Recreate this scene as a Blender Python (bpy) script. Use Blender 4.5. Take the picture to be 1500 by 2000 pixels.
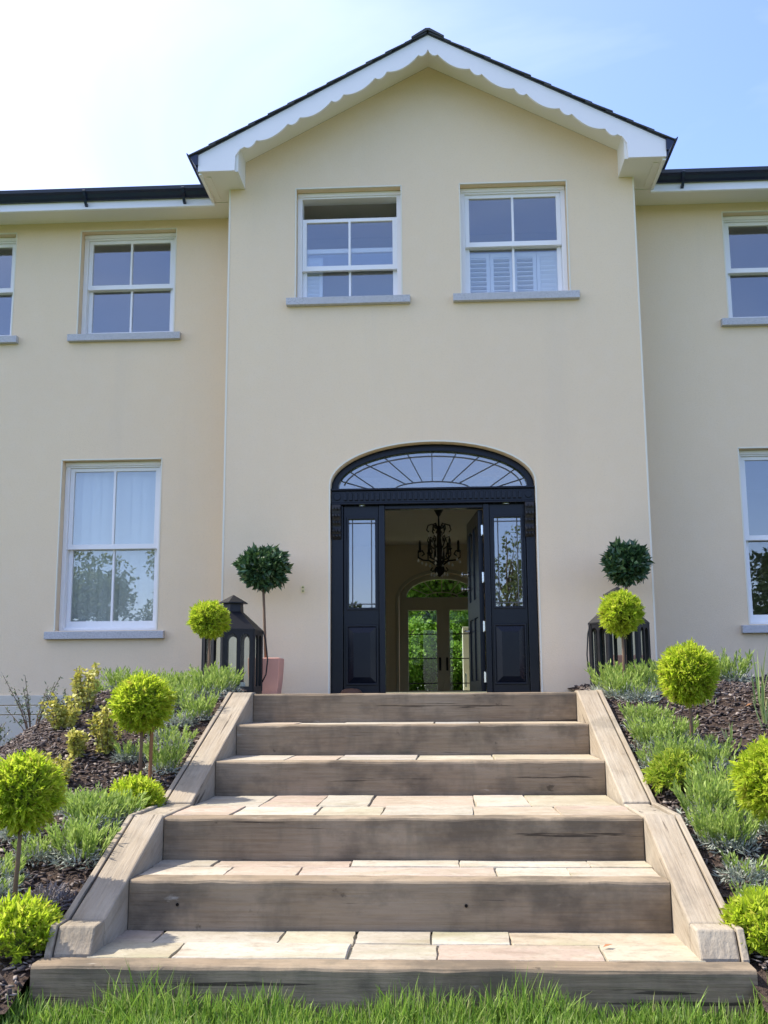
import bpy, bmesh, math, random
import numpy as np
from mathutils import Vector, Matrix
from mathutils.geometry import tessellate_polygon
R = math.radians
for o in list(bpy.data.objects): bpy.data.objects.remove(o)
scn = bpy.context.scene
C = scn.collection
BASE = 1.45            # eye height above the lawn; everything below is laid out relative to eye level

# ------------------------------------------------------------------ camera
def basis(pitch, yaw, roll):
    fw = Vector((math.sin(yaw)*math.cos(pitch), math.cos(yaw)*math.cos(pitch), math.sin(pitch)))
    r = Vector((math.cos(yaw), -math.sin(yaw), 0)); u = r.cross(fw)
    return math.cos(roll)*r + math.sin(roll)*u, -math.sin(roll)*r + math.cos(roll)*u, fw
cr, cu, cf = basis(R(9.75), R(-3.1), R(-.35))
cam = bpy.data.cameras.new('camera'); camo = bpy.data.objects.new('camera', cam); C.objects.link(camo)
cam.sensor_fit = 'VERTICAL'; cam.sensor_height = 36; cam.lens = 36*2070/2000
cam.clip_start = .05; cam.clip_end = 3000
camo.matrix_world = Matrix(((cr.x, cu.x, -cf.x, 0), (cr.y, cu.y, -cf.y, 0), (cr.z, cu.z, -cf.z, 0), (0, 0, 0, 1)))
scn.camera = camo

# ------------------------------------------------------------------ sky, sun, exposure
SUN_EL, SUN_BEHIND = R(51), R(7)
sv = Vector((-math.cos(SUN_EL)*math.cos(SUN_BEHIND), math.cos(SUN_EL)*math.sin(SUN_BEHIND), math.sin(SUN_EL)))
w = bpy.data.worlds.new('World'); scn.world = w; w.use_nodes = True
nt = w.node_tree; nt.nodes.clear()
def wn(t, **k):
    n = nt.nodes.new(t)
    for a, b in k.items(): setattr(n, a, b)
    return n
sky = wn('ShaderNodeTexSky', sky_type='NISHITA', sun_disc=False, sun_elevation=SUN_EL, sun_rotation=-(R(90)-SUN_BEHIND), altitude=60, air_density=1.0, dust_density=.8, ozone_density=1.0)
tc = wn('ShaderNodeTexCoord'); mp = wn('ShaderNodeMapping'); mp.inputs['Scale'].default_value = (1.2, 1.2, 3.2); mp.inputs['Location'].default_value = (.7, .2, 1.1); mp.inputs['Rotation'].default_value = (.2, .3, .9)
n1 = wn('ShaderNodeTexNoise'); n1.inputs['Scale'].default_value = 1.7; n1.inputs['Detail'].default_value = 7; n1.inputs['Distortion'].default_value = .7
rp = wn('ShaderNodeMapRange'); rp.inputs[1].default_value = .50; rp.inputs[2].default_value = .80; rp.inputs[3].default_value = 0; rp.inputs[4].default_value = .24
# thin high cloud, brighter towards the sun (a hazy aureole), over the whole sky
sd_ = wn('ShaderNodeVectorMath', operation='DOT_PRODUCT'); sd_.inputs[1].default_value = tuple(sv)
pw = wn('ShaderNodeMath', operation='POWER', use_clamp=True); pw.inputs[1].default_value = 3.6
mx0 = wn('ShaderNodeMath', operation='MAXIMUM'); mx0.inputs[1].default_value = 0
ad = wn('ShaderNodeMath', operation='MULTIPLY_ADD', use_clamp=True); ad.inputs[1].default_value = 1.1
mx = wn('ShaderNodeMix', data_type='RGBA'); mx.inputs['B'].default_value = (5.3, 5.2, 5.5, 1)
tnt = wn('ShaderNodeMix', data_type='RGBA', blend_type='MULTIPLY'); tnt.inputs['Factor'].default_value = 1; tnt.inputs['B'].default_value = (.80, .82, 1.06, 1)
bg = wn('ShaderNodeBackground'); bg.inputs['Strength'].default_value = .135; out = wn('ShaderNodeOutputWorld')
L = nt.links.new
L(tc.outputs['Generated'], mp.inputs['Vector']); L(mp.outputs[0], n1.inputs['Vector']); L(n1.outputs[0], rp.inputs[0]); L(tc.outputs['Generated'], sd_.inputs[0]); L(sd_.outputs['Value'], mx0.inputs[0]); L(mx0.outputs[0], pw.inputs[0]); L(pw.outputs[0], ad.inputs[0]); L(rp.outputs[0], ad.inputs[2]); L(ad.outputs[0], mx.inputs['Factor'])
L(sky.outputs[0], tnt.inputs['A']); L(tnt.outputs['Result'], mx.inputs['A']); L(mx.outputs['Result'], bg.inputs['Color']); L(bg.outputs[0], out.inputs['Surface'])
sl = bpy.data.lights.new('sun', 'SUN'); sl.energy = 3.0; sl.angle = R(.53); sl.color = (1, .93, .82)
so = bpy.data.objects.new('sun', sl); C.objects.link(so); so.rotation_euler = sv.to_track_quat('Z', 'Y').to_euler()
scn.view_settings.view_transform = 'Standard'; scn.view_settings.look = 'None'; scn.view_settings.exposure = 1.54; scn.view_settings.gamma = 1
scn.view_settings.use_curve_mapping = False
scn.render.engine = 'CYCLES'
scn.cycles.max_bounces = 12; scn.cycles.diffuse_bounces = 8; scn.cycles.transparent_max_bounces = 16

# ------------------------------------------------------------------ materials
M = {}
def mat(name, col, rough=.6, spec=.5, metal=0, noise=None, bump=None, transl=0, island=None, rnd=None, coat=0, rot=0):
    """noise=[(scale(x,y,z), amount, colour, lo, hi), ...] mixes colours in; bump=[(scale, strength, dist)]"""
    m = bpy.data.materials.new(name); m.use_nodes = True; t = m.node_tree; N = t.nodes; K = t.links.new
    p = N['Principled BSDF']; p.inputs['Roughness'].default_value = rough; p.inputs['Metallic'].default_value = metal
    p.inputs['Specular IOR Level'].default_value = spec; p.inputs['Coat Weight'].default_value = coat
    co = N.new('ShaderNodeTexCoord').outputs['Object']
    if rot:
        vr = N.new('ShaderNodeVectorRotate'); vr.rotation_type = 'X_AXIS'; vr.inputs['Angle'].default_value = rot; K(co, vr.inputs['Vector']); co = vr.outputs[0]
    c = N.new('ShaderNodeRGB'); c.outputs[0].default_value = (*col, 1); cur = c.outputs[0]
    if rnd:      # list of colours picked by the object's own random number
        oi = N.new('ShaderNodeObjectInfo'); rr = N.new('ShaderNodeValToRGB'); rr.color_ramp.interpolation = 'LINEAR'
        els = rr.color_ramp.elements
        while len(els) < len(rnd): els.new(.5)
        for i, cc in enumerate(rnd): els[i].position = i/(len(rnd)-1); els[i].color = (*cc, 1)
        K(oi.outputs['Random'], rr.inputs[0]); cur = rr.outputs[0]
    for i, (sc, amt, cc, lo, hi) in enumerate(noise or []):
        mpn = N.new('ShaderNodeMapping'); mpn.inputs['Scale'].default_value = sc; mpn.inputs['Location'].default_value = (i*3.7, i*1.3, i*2.1); K(co, mpn.inputs[0])
        if rnd:
            ad = N.new('ShaderNodeVectorMath'); ad.operation = 'ADD'; K(co, ad.inputs[0]); om = N.new('ShaderNodeMath'); om.operation = 'MULTIPLY'; om.inputs[1].default_value = 37
            K(oi.outputs['Random'], om.inputs[0]); K(om.outputs[0], ad.inputs[1]); K(ad.outputs[0], mpn.inputs[0])
        nn = N.new('ShaderNodeTexNoise'); nn.inputs['Scale'].default_value = 1; nn.inputs['Detail'].default_value = 6; nn.inputs['Roughness'].default_value = .6; K(mpn.outputs[0], nn.inputs[0])
        mr = N.new('ShaderNodeMapRange'); mr.inputs[1].default_value = lo; mr.inputs[2].default_value = hi; mr.inputs[4].default_value = amt; K(nn.outputs[0], mr.inputs[0])
        mm = N.new('ShaderNodeMix'); mm.data_type = 'RGBA'; K(mr.outputs[0], mm.inputs['Factor']); K(cur, mm.inputs['A']); mm.inputs['B'].default_value = (*cc, 1); cur = mm.outputs['Result']
    if island:
        g = N.new('ShaderNodeNewGeometry'); rr = N.new('ShaderNodeValToRGB'); els = rr.color_ramp.elements
        while len(els) < len(island): els.new(.5)
        for i, cc in enumerate(island): els[i].position = i/(len(island)-1); els[i].color = (*cc, 1)
        K(g.outputs['Random Per Island'], rr.inputs[0]); cur = rr.outputs[0]
    K(cur, p.inputs['Base Color'])
    last = None
    for (sc, st, di) in bump or []:
        mpn = N.new('ShaderNodeMapping'); mpn.inputs['Scale'].default_value = sc if isinstance(sc, tuple) else (sc,)*3; K(co, mpn.inputs[0])
        nn = N.new('ShaderNodeTexNoise'); nn.inputs['Scale'].default_value = 1; nn.inputs['Detail'].default_value = 5; K(mpn.outputs[0], nn.inputs[0])
        b = N.new('ShaderNodeBump'); b.inputs['Strength'].default_value = st; b.inputs['Distance'].default_value = di; K(nn.outputs[0], b.inputs['Height'])
        if last: K(last, b.inputs['Normal'])
        last = b.outputs[0]
    if last: K(last, p.inputs['Normal'])
    if transl:
        tr = N.new('ShaderNodeBsdfTranslucent'); K(cur, tr.inputs['Color']); ms = N.new('ShaderNodeMixShader'); ms.inputs[0].default_value = transl
        K(p.outputs[0], ms.inputs[1]); K(tr.outputs[0], ms.inputs[2]); K(ms.outputs[0], N['Material Output'].inputs[0])
    M[name] = m
    return m
mat('render', (.80, .643, .438), .92, .2, noise=[((.5, .5, .35), .35, (.725, .575, .415), .4, .7), ((7, 7, 7), .25, (.80, .665, .50), .45, .7), ((2.2, 2.2, .22), .28, (.66, .55, .415), .55, .75), ((60, 60, 60), .22, (.64, .52, .385), .52, .66)], bump=[(260, .6, .004), (90, .35, .005), (14, .12, .01)])
mat('bead', (.74, .70, .58), .6, .3)
mat('plinth', (.60, .56, .46), .85, .2, noise=[((3, 3, 8), .4, (.45, .42, .34), .45, .7)], bump=[(150, .3, .003)])
mat('white', (.84, .83, .82), .38, .45, noise=[((2, 2, 2), .15, (.72, .72, .69), .5, .7)])
mat('white_board', (.84, .83, .83), .45, .4, noise=[((1.2, 1.2, 3), .25, (.70, .70, .69), .5, .75)], bump=[((8, 8, 60), .08, .002)])
mat('soffit', (.80, .78, .72), .5, .35, noise=[((1, 1, 1), .2, (.72, .70, .62), .45, .7)])
mat('gutter', (.012, .020, .048), .28, .5, noise=[((4, 4, 4), .4, (.03, .035, .045), .5, .7)])  # blue in the base colour stands for sky reflected on the gutter
mat('slate', (.045, .052, .062), .6, .4, rnd=[(.03, .036, .045), (.055, .062, .072), (.04, .045, .05), (.065, .07, .075)], noise=[((12, 12, 12), .4, (.08, .085, .08), .5, .75)], bump=[(40, .4, .004)])
mat('slate_field', (.045, .052, .062), .6, .4, noise=[((5, 5, 5), .5, (.07, .075, .08), .45, .65)], bump=[(25, .5, .01)])
mat('granite', (.50, .50, .51), .75, .35, noise=[((160, 160, 160), .7, (.22, .23, .25), .5, .62), ((90, 90, 90), .6, (.58, .58, .59), .55, .66), ((3, 3, 3), .25, (.42, .42, .41), .45, .65)], bump=[(180, .3, .003)])
mat('black_paint', (.004, .006, .012), .25, .26, coat=0, noise=[((5, 5, 5), .3, (.008, .010, .016), .5, .7)], bump=[((60, 60, 6), .12, .002)])
mat('carved', (.014, .015, .018), .5, .4, bump=[(30, .3, .01)])
mat('lead', (.10, .105, .11), .5, .5, metal=.3)
mat('chrome', (.75, .74, .70), .22, .5, metal=1)
mat('brass', (.70, .56, .27), .3, .5, metal=1)
mat('oak', (.225, .172, .115), .85, .2, noise=[((4, 70, 70), .5, (.135, .098, .064), .44, .64), ((1.3, 2.5, 4), .65, (.315, .255, .18), .44, .66), ((3.2, 3.2, 4.2), .75, (.095, .077, .057), .48, .64), ((9, 9, 2.2), .5, (.13, .11, .078), .52, .68), ((.9, 9, 26), .85, (.035, .027, .02), .645, .67), ((9, 9, 11), .7, (.055, .042, .03), .665, .72), ((4.2, 9, 12), .55, (.40, .38, .33), .68, .75)], bump=[((4, 80, 80), .6, .006), (22, .3, .008), ((.9, 9, 26), .6, .012)])
mat('oak_slope', (.30, .25, .185), .82, .22, rot=-R(18.2), noise=[((80, 3.5, 70), .55, (.21, .165, .115), .44, .64), ((4, 1.4, 5), .6, (.37, .33, .265), .44, .66), ((4, 3, 4), .55, (.165, .14, .105), .50, .66), ((26, .9, 18), .8, (.06, .046, .032), .635, .665), ((11, 9, 11), .5, (.14, .115, .075), .64, .72)], bump=[((80, 3.5, 70), .55, .006), (22, .25, .008), ((26, .9, 18), .6, .01)])
mat('sandstone', (.42, .37, .28), .85, .25, rnd=[(.37, .31, .225), (.335, .26, .205), (.42, .37, .295), (.33, .30, .24), (.43, .39, .32), (.35, .315, .225), (.375, .29, .23), (.335, .325, .295)],
    noise=[((2.2, 5, 3), .6, (.25, .205, .135), .46, .68), ((9, 9, 9), .4, (.45, .41, .33), .5, .7), ((1.3, 3.4, 1), .55, (.23, .225, .115), .55, .72), ((40, 40, 40), .35, (.18, .15, .11), .52, .7), ((3, 8, 3), .55, (.20, .145, .10), .57, .72), ((14, 14, 14), .4, (.21, .18, .13), .54, .68)], bump=[((7, 14, 7), .6, .014), (60, .35, .005)])
mat('mortar', (.33, .30, .24), .95, .1, noise=[((30, 30, 30), .5, (.17, .165, .11), .4, .65), ((5, 5, 5), .5, (.16, .18, .07), .5, .7)], bump=[(90, .5, .006)])
mat('soil', (.055, .038, .03), .95, .15, noise=[((25, 25, 25), .6, (.12, .085, .065), .45, .65), ((70, 70, 70), .5, (.02, .015, .013), .45, .6)], bump=[(50, .9, .03), (140, .6, .01)])
mat('bark', (.1, .07, .05), .85, .25, island=[(.036, .028, .025), (.078, .058, .052), (.13, .10, .088), (.062, .046, .042), (.27, .23, .20), (.046, .034, .031)])
mat('lawn', (.06, .10, .022), .9, .2, noise=[((.25, .25, .25), .5, (.085, .13, .03), .45, .65), ((40, 40, 40), .6, (.03, .06, .012), .45, .6), ((300, 300, 300), .4, (.13, .19, .05), .5, .65)], bump=[(120, .8, .03)])
mat('grass', (.1, .2, .03), .5, .3, transl=.45, island=[(.09, .19, .025), (.16, .29, .035), (.23, .37, .055), (.31, .42, .09), (.13, .25, .03), (.38, .40, .17)])
mat('lavender', (.1, .2, .08), .6, .25, transl=.4, island=[(.18, .28, .045), (.28, .40, .075), (.42, .51, .16), (.22, .33, .055), (.35, .45, .12)])
mat('lavender_grey', (.2, .24, .2), .7, .2, transl=.2, island=[(.20, .24, .17), (.32, .36, .29), (.44, .46, .41), (.15, .18, .12)])
mat('lavender_dry', (.2, .2, .2), .8, .15, transl=.15, island=[(.10, .085, .085), (.17, .15, .15), (.23, .21, .22), (.13, .12, .105)])
mat('cypress', (.3, .4, .03), .55, .25, transl=.58, island=[(.28, .42, .02), (.40, .53, .03), (.50, .60, .045), (.34, .47, .025), (.58, .64, .08), (.42, .54, .03), (.33, .29, .06)])
mat('cypress_core', (.11, .13, .03), .8, .2)  # twig brown-green, kept dark to paint depth between the sprigs
mat('cypress_dull', (.2, .3, .03), .55, .25, transl=.45, island=[(.19, .31, .025), (.28, .39, .03), (.36, .44, .04), (.42, .47, .07), (.22, .34, .03)])
mat('bay', (.03, .07, .03), .32, .5, transl=.12, island=[(.022, .055, .024), (.045, .105, .04), (.065, .135, .048), (.03, .075, .033), (.12, .20, .06)])
mat('euonymus', (.4, .4, .1), .45, .35, transl=.28, island=[(.46, .43, .06), (.56, .51, .10), (.34, .36, .06), (.62, .57, .18), (.25, .28, .06)])
mat('shrub_leaf', (.15, .2, .1), .5, .3, transl=.25, island=[(.09, .14, .06), (.16, .2, .11), (.22, .24, .17), (.06, .1, .04)])
mat('iris', (.2, .3, .08), .5, .3, transl=.3, island=[(.16, .27, .07), (.24, .33, .11), (.34, .36, .16)])
mat('stem', (.17, .11, .07), .8, .2, noise=[((20, 20, 5), .5, (.09, .065, .045), .45, .65)], bump=[((60, 60, 12), .4, .004)])
mat('stake', (.26, .12, .05), .7, .25, noise=[((40, 40, 6), .4, (.18, .085, .04), .45, .65)])
mat('dry_leaf', (.30, .13, .06), .7, .2)
mat('terracotta', (.58, .30, .23), .75, .3, noise=[((4, 4, 4), .4, (.58, .33, .26), .45, .7), ((14, 14, 6), .25, (.44, .20, .145), .5, .7)], bump=[(60, .15, .003)])
mat('iron', (.007, .007, .009), .45, .3, noise=[((9, 9, 9), .5, (.018, .018, .02), .5, .7)], bump=[(50, .15, .003)])
mat('wax', (.78, .76, .70), .5, .4, transl=.2)
mat('inner_paint', (.68, .61, .49), .85, .2, noise=[((1, 1, 1), .2, (.64, .57, .46), .45, .65)])
mat('inner_ceiling', (.74, .70, .62), .85, .2)
mat('inner_floor', (.60, .54, .45), .35, .4, noise=[((3, 3, 1), .4, (.52, .46, .38), .45, .65)])
mat('cream_joinery', (.50, .47, .385), .45, .4)
mat('white_gloss', (.80, .78, .70), .4, .4)
mat('blind', (.78, .78, .70), .7, .2, transl=.15)
mat('bark_trunk', (.10, .075, .055), .9, .2, noise=[((6, 6, 1.5), .6, (.05, .04, .03), .45, .6)], bump=[((12, 12, 3), .7, .03)])
mat('tree_leaf', (.1, .2, .03), .45, .3, transl=.45, island=[(.13, .27, .03), (.19, .36, .04), (.26, .43, .055), (.16, .32, .035), (.33, .48, .09)])
mat('tree_dark', (.03, .06, .02), .6, .25, transl=.3, island=[(.02, .045, .014), (.032, .065, .02), (.045, .085, .026), (.025, .05, .016)])
mat('tree_pale', (.1, .13, .05), .6, .25, transl=.3, island=[(.13, .18, .05), (.20, .25, .09), (.10, .15, .05)])
mat('dark_hole', (.01, .008, .007), .9, .1)
mat('crystal', (.85, .86, .88), .08, .7)
mat('boot_brown', (.10, .05, .03), .7, .3)
# glass: a thin double-glazed sheet, reflection rising with the Fresnel law
def glass(name, f0, tint=(.93, .95, .95)):
    m = bpy.data.materials.new(name); m.use_nodes = True; t = m.node_tree; N = t.nodes; K = t.links.new
    N.remove(N['Principled BSDF'])
    ge = N.new('ShaderNodeNewGeometry'); dt = N.new('ShaderNodeVectorMath'); dt.operation = 'DOT_PRODUCT'; K(ge.outputs['Normal'], dt.inputs[0]); K(ge.outputs['Incoming'], dt.inputs[1])
    def mt(op, a, b_):
        q = N.new('ShaderNodeMath'); q.operation = op
        for k_, v_ in ((0, a), (1, b_)):
            if isinstance(v_, (int, float)): q.inputs[k_].default_value = v_
            else: K(v_, q.inputs[k_])
        return q.outputs[0]
    schl = mt('POWER', mt('SUBTRACT', 1.0, mt('ABSOLUTE', dt.outputs['Value'], 0)), 5.0)     # Schlick's approximation, the same from both sides
    fac = mt('ADD', f0, mt('MULTIPLY', schl, 1-f0))
    tr = N.new('ShaderNodeBsdfTransparent'); tr.inputs[0].default_value = (*tint, 1)
    g = N.new('ShaderNodeBsdfGlossy'); g.inputs['Roughness'].default_value = .004
    co = N.new('ShaderNodeTexCoord'); nn = N.new('ShaderNodeTexNoise'); nn.inputs['Scale'].default_value = 1.6; K(co.outputs['Object'], nn.inputs[0])
    b = N.new('ShaderNodeBump'); b.inputs['Strength'].default_value = .05; b.inputs['Distance'].default_value = .02; K(nn.outputs[0], b.inputs['Height']); K(b.outputs[0], g.inputs['Normal'])
    ms = N.new('ShaderNodeMixShader'); K(fac, ms.inputs[0]); K(tr.outputs[0], ms.inputs[1]); K(g.outputs[0], ms.inputs[2]); K(ms.outputs[0], N['Material Output'].inputs[0])
    M[name] = m
glass('glass', .15); glass('door_glass', .20, (.75, .78, .80)); glass('clear_glass', .02, (.86, .92, .88))

# ------------------------------------------------------------------ object helpers
def tag(o, label=None, cat=None, group=None, kind=None):
    if label: o['label'] = label
    if cat: o['category'] = cat
    if group: o['group'] = group
    if kind: o['kind'] = kind
    return o
def thing(name, loc, label, cat, group=None):
    o = bpy.data.objects.new(name, None); C.objects.link(o); o.location = loc; o.empty_display_size = .1
    return tag(o, label, cat, group)
def wpos(o):
    p = Vector((0, 0, 0))
    while o is not None: p += o.location; o = o.parent
    return p
def link(name, me, material, parent=None):
    o = bpy.data.objects.new(name, me); C.objects.link(o); o.parent = parent
    if material: me.materials.append(M[material])
    return o
class MB:
    def __init__(s): s.v = []; s.f = []
    def add(s, vs, fs):
        b = len(s.v); s.v += [tuple(v) for v in vs]; s.f += [tuple(i+b for i in f) for f in fs]; return s
    def box(s, x0, x1, y0, y1, z0, z1):
        return s.add([(x0, y0, z0), (x1, y0, z0), (x1, y1, z0), (x0, y1, z0), (x0, y0, z1), (x1, y0, z1), (x1, y1, z1), (x0, y1, z1)],
                     [(0, 3, 2, 1), (4, 5, 6, 7), (0, 1, 5, 4), (1, 2, 6, 5), (2, 3, 7, 6), (3, 0, 4, 7)])
    def poly(s, outer, holes, d0, d1, fn):
        """outline (with holes) in 2-D, thickened from d0 to d1; fn maps (a,b,d) to a point"""
        loops = [outer]+list(holes); flat = [p for l in loops for p in l]
        tri = tessellate_polygon([[Vector((a, b, 0)) for a, b in l] for l in loops]); n = len(flat)
        vs = [fn(a, b, d0) for a, b in flat]+[fn(a, b, d1) for a, b in flat]; fs = []
        for t in tri: fs.append(tuple(t)); fs.append(tuple(i+n for i in reversed(t)))
        k = 0
        for l in loops:
            for i in range(len(l)):
                j = (i+1) % len(l); fs.append((k+i, k+j, k+j+n, k+i+n))
            k += len(l)
        return s.add(vs, fs)
    def xz(s, outer, holes, y0, y1): return s.poly(outer, holes, y0, y1, lambda a, b, d: (a, d, b))
    def yz(s, outer, x0, x1): return s.poly(outer, [], x0, x1, lambda a, b, d: (d, a, b))
    def tube(s, path, r, n=8, cap=True):
        P = [Vector(p) for p in path]; rs = r if isinstance(r, (list, tuple)) else [r]*len(P); rings = []
        ref = Vector((0, 0, 1)); d0 = (P[1]-P[0]).normalized()
        if abs(d0.z) > .9: ref = Vector((1, 0, 0))
        a = d0.cross(ref).normalized(); vs = []
        for i, p in enumerate(P):
            d = (P[min(i+1, len(P)-1)]-P[max(i-1, 0)]).normalized(); a = (a-d*a.dot(d)).normalized(); b = d.cross(a)
            vs += [p+(a*math.cos(2*math.pi*k/n)+b*math.sin(2*math.pi*k/n))*rs[i] for k in range(n)]
        fs = [(i*n+k, i*n+(k+1) % n, (i+1)*n+(k+1) % n, (i+1)*n+k) for i in range(len(P)-1) for k in range(n)]
        if cap: fs += [tuple(reversed(range(n))), tuple((len(P)-1)*n+k for k in range(n))]
        return s.add(vs, fs)
    def lathe(s, prof, c=(0, 0, 0), n=16):
        vs = [(c[0]+r*math.cos(2*math.pi*k/n), c[1]+r*math.sin(2*math.pi*k/n), c[2]+z) for r, z in prof for k in range(n)]
        fs = [(i*n+k, i*n+(k+1) % n, (i+1)*n+(k+1) % n, (i+1)*n+k) for i in range(len(prof)-1) for k in range(n)]
        fs += [tuple(reversed(range(n))), tuple((len(prof)-1)*n+k for k in range(n))]
        return s.add(vs, fs)
    def build(s, name, material, parent=None, bevel=0, smooth=False, rough=0, seed=0):
        off = wpos(parent) if parent else Vector((0, 0, 0))
        me = bpy.data.meshes.new(name)
        me.from_pydata([(v[0]-off.x, v[1]-off.y, v[2]-off.z) for v in s.v], [], s.f)
        bm = bmesh.new(); bm.from_mesh(me)
        bmesh.ops.remove_doubles(bm, verts=bm.verts, dist=1e-6)
        bmesh.ops.recalc_face_normals(bm, faces=bm.faces)
        if bevel:
            es = [e for e in bm.edges if len(e.link_faces) == 2 and e.calc_face_angle(0) > .6]
            bmesh.ops.bevel(bm, geom=es, offset=bevel, segments=2, affect='EDGES', profile=.5)
        if rough:
            rg = random.Random(seed)
            for v in bm.verts: v.co += Vector((rg.uniform(-1, 1), rg.uniform(-1, 1), rg.uniform(-1, 1)))*rough
        bm.to_mesh(me); bm.free()
        if smooth:
            for p in me.polygons: p.use_smooth = True
        return link(name, me, material, parent)
def fast_mesh(name, V, F):
    V = np.asarray(V, dtype=np.float32); F = np.asarray(F, dtype=np.int32); me = bpy.data.meshes.new(name)
    me.vertices.add(len(V)); me.vertices.foreach_set('co', V.ravel()); me.loops.add(F.size); me.loops.foreach_set('vertex_index', F.ravel())
    me.polygons.add(len(F)); me.polygons.foreach_set('loop_start', np.arange(len(F), dtype=np.int32)*F.shape[1]); me.polygons.foreach_set('loop_total', np.full(len(F), F.shape[1], dtype=np.int32))
    me.update(calc_edges=True); me.validate(); return me
rng = np.random.default_rng(7); rnd = random.Random(5)
def unit(v): return v/np.maximum(np.linalg.norm(v, axis=1, keepdims=True), 1e-9)
def leaves(P, D, length, width, fold=.25, curl=.0, side=None):
    """diamond leaf blades: base P, direction D; returns verts, tris"""
    n = len(P); D = unit(D); ln = np.broadcast_to(np.asarray(length), (n,))[:, None]; wd = np.broadcast_to(np.asarray(width), (n,))[:, None]
    q = rng.normal(size=(n, 3)) if side is None else side
    S = unit(np.cross(D, q)); Nn = np.cross(S, D)
    a = P; t = P+D*ln+Nn*ln*curl; m = P+D*ln*.45
    l = m+S*wd*.5+Nn*wd*fold; r = m-S*wd*.5+Nn*wd*fold
    V = np.stack([a, l, t, r], 1).reshape(-1, 3); b = np.arange(n)[:, None]*4
    return V, np.concatenate([b+[0, 1, 2], b+[0, 2, 3]])
def blades(P, D, length, width, bend, side=None):
    """curved grass-like blades of three segments"""
    n = len(P); D = unit(D); ln = np.broadcast_to(np.asarray(length), (n,))[:, None]; wd = np.broadcast_to(np.asarray(width), (n,))[:, None]
    S = unit(np.cross(D, rng.normal(size=(n, 3)))); B = unit(np.cross(S, D)); bd = np.broadcast_to(np.asarray(bend), (n,))[:, None]
    pts = []
    for t, wf in ((0, .8), (.4, 1), (.75, .7)):
        c = P+D*ln*t+B*ln*bd*t*t; pts += [c-S*wd*wf*.5, c+S*wd*wf*.5]
    pts.append(P+D*ln+B*ln*bd)
    V = np.stack(pts, 1).reshape(-1, 3); b = np.arange(n)[:, None]*7
    F = np.concatenate([b+k for k in ([0, 1, 3], [0, 3, 2], [2, 3, 5], [2, 5, 4], [4, 5, 6])])
    return V, F
def join(parts):
    V = []; F = []; k = 0
    for v, f in parts: V.append(v); F.append(f+k); k += len(v)
    return np.concatenate(V), np.concatenate(F)
def copy_tree(o, loc, rz=0, sc=1, **t):
    c = o.copy(); C.objects.link(c); c.location = loc; c.rotation_euler = (0, 0, rz); c.scale = (sc,)*3 if not isinstance(sc, tuple) else sc
    for ch in o.children:
        d = ch.copy(); C.objects.link(d); d.parent = c
        for g in ch.children:
            e = g.copy(); C.objects.link(e); e.parent = d
    tag(c, **t); return c

# ------------------------------------------------------------------ terrain
def ip(x, xs, ys): return float(np.interp(x, xs, ys))
def bed_z(x, y):
    z = ip(y, [3.9, 4.25, 4.85, 5.4, 6.0, 7.9, 8.5, 12], [-1.17, -1.06, -.87, -.68, -.61, -.06, .02, .04])
    if x < -2.2:
        t = -2.2-x; s = min(max((y-4.6)/2.6, 0), 1); t2 = max(0, -2.66-x); z -= .06*(1-s)*t+s*min(.62*t2*t2/(t2+.12), .8)
    if x > 1.1: z += .035*(x-1.1)*min(max((y-4.5)/2, 0), 1)
    return z+.012*math.sin(5.1*x+2*y)+.012*math.sin(3.3*y-4*x)
def lawn_z(x, y):
    if y > 19.8: return -.12-.01*max(0, y-30) if y < 90 else -.72
    if y < 4.3: return -1.17-.065*min(4.3-y, 8)-.004*max(0, min(-4-y, 60))
    return -1.24
def ground_z(x, y):
    if -1.75 < x < 1.3 and 4.19 < y < 8.2: return -1.30
    if 4.1 < y < 10.6 and abs(x) < 5.6: return bed_z(x, y)-.16
    if abs(x) >= 5.6 and 4.1 <= y <= 19.8:
        return max(-1.24, bed_z(math.copysign(5.6, x), min(y, 10.6))-.1*(abs(x)-5.6)) if y < 10.6 else max(-.9, -.5)
    return lawn_z(x, y)
xs = sorted(set([-900, -400, -200, -100, -60, -40, -25, -16, -12, -9, -7.5]+[round(-6+.2*i, 3) for i in range(61)]+[7.5, 9, 12, 16, 25, 40, 60, 100, 200, 400, 900]))
ys = sorted(set([-900, -400, -200, -100, -60, -40, -25, -16, -10, -6, -4, -3]+[round(-2+.2*i, 3) for i in range(65)]+[11, 13, 16, 19, 20.5, 22, 25, 30, 40, 60, 90, 150, 300, 900]))
V = [(x, y, ground_z(x, y)) for y in ys for x in xs]; nx = len(xs)
F = [(j*nx+i, j*nx+i+1, (j+1)*nx+i+1, (j+1)*nx+i) for j in range(len(ys)-1) for i in range(nx-1)]
me = bpy.data.meshes.new('ground'); me.from_pydata(V, [], F); tag(link('ground', me, 'lawn'), kind='structure')
def bed(name, x0, x1, step=.06):
    gx = np.arange(x0, x1+1e-6, step); gy = np.arange(4.0, 10.75, step); k = len(gx)
    V = [(x, y, bed_z(x, y)+rnd.uniform(-.012, .012)) for y in gy for x in gx]
    F = [(j*k+i, j*k+i+1, (j+1)*k+i+1, (j+1)*k+i) for j in range(len(gy)-1) for i in range(k-1)]
    me = bpy.data.meshes.new(name); me.from_pydata(V, [], F); o = tag(link(name, me, 'soil'), kind='structure'); 
    for p in me.polygons: p.use_smooth = True
    return o
bed('flower_bed_left', -5.5, -1.56); bed('flower_bed_right', 1.12, 5.5)

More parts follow.
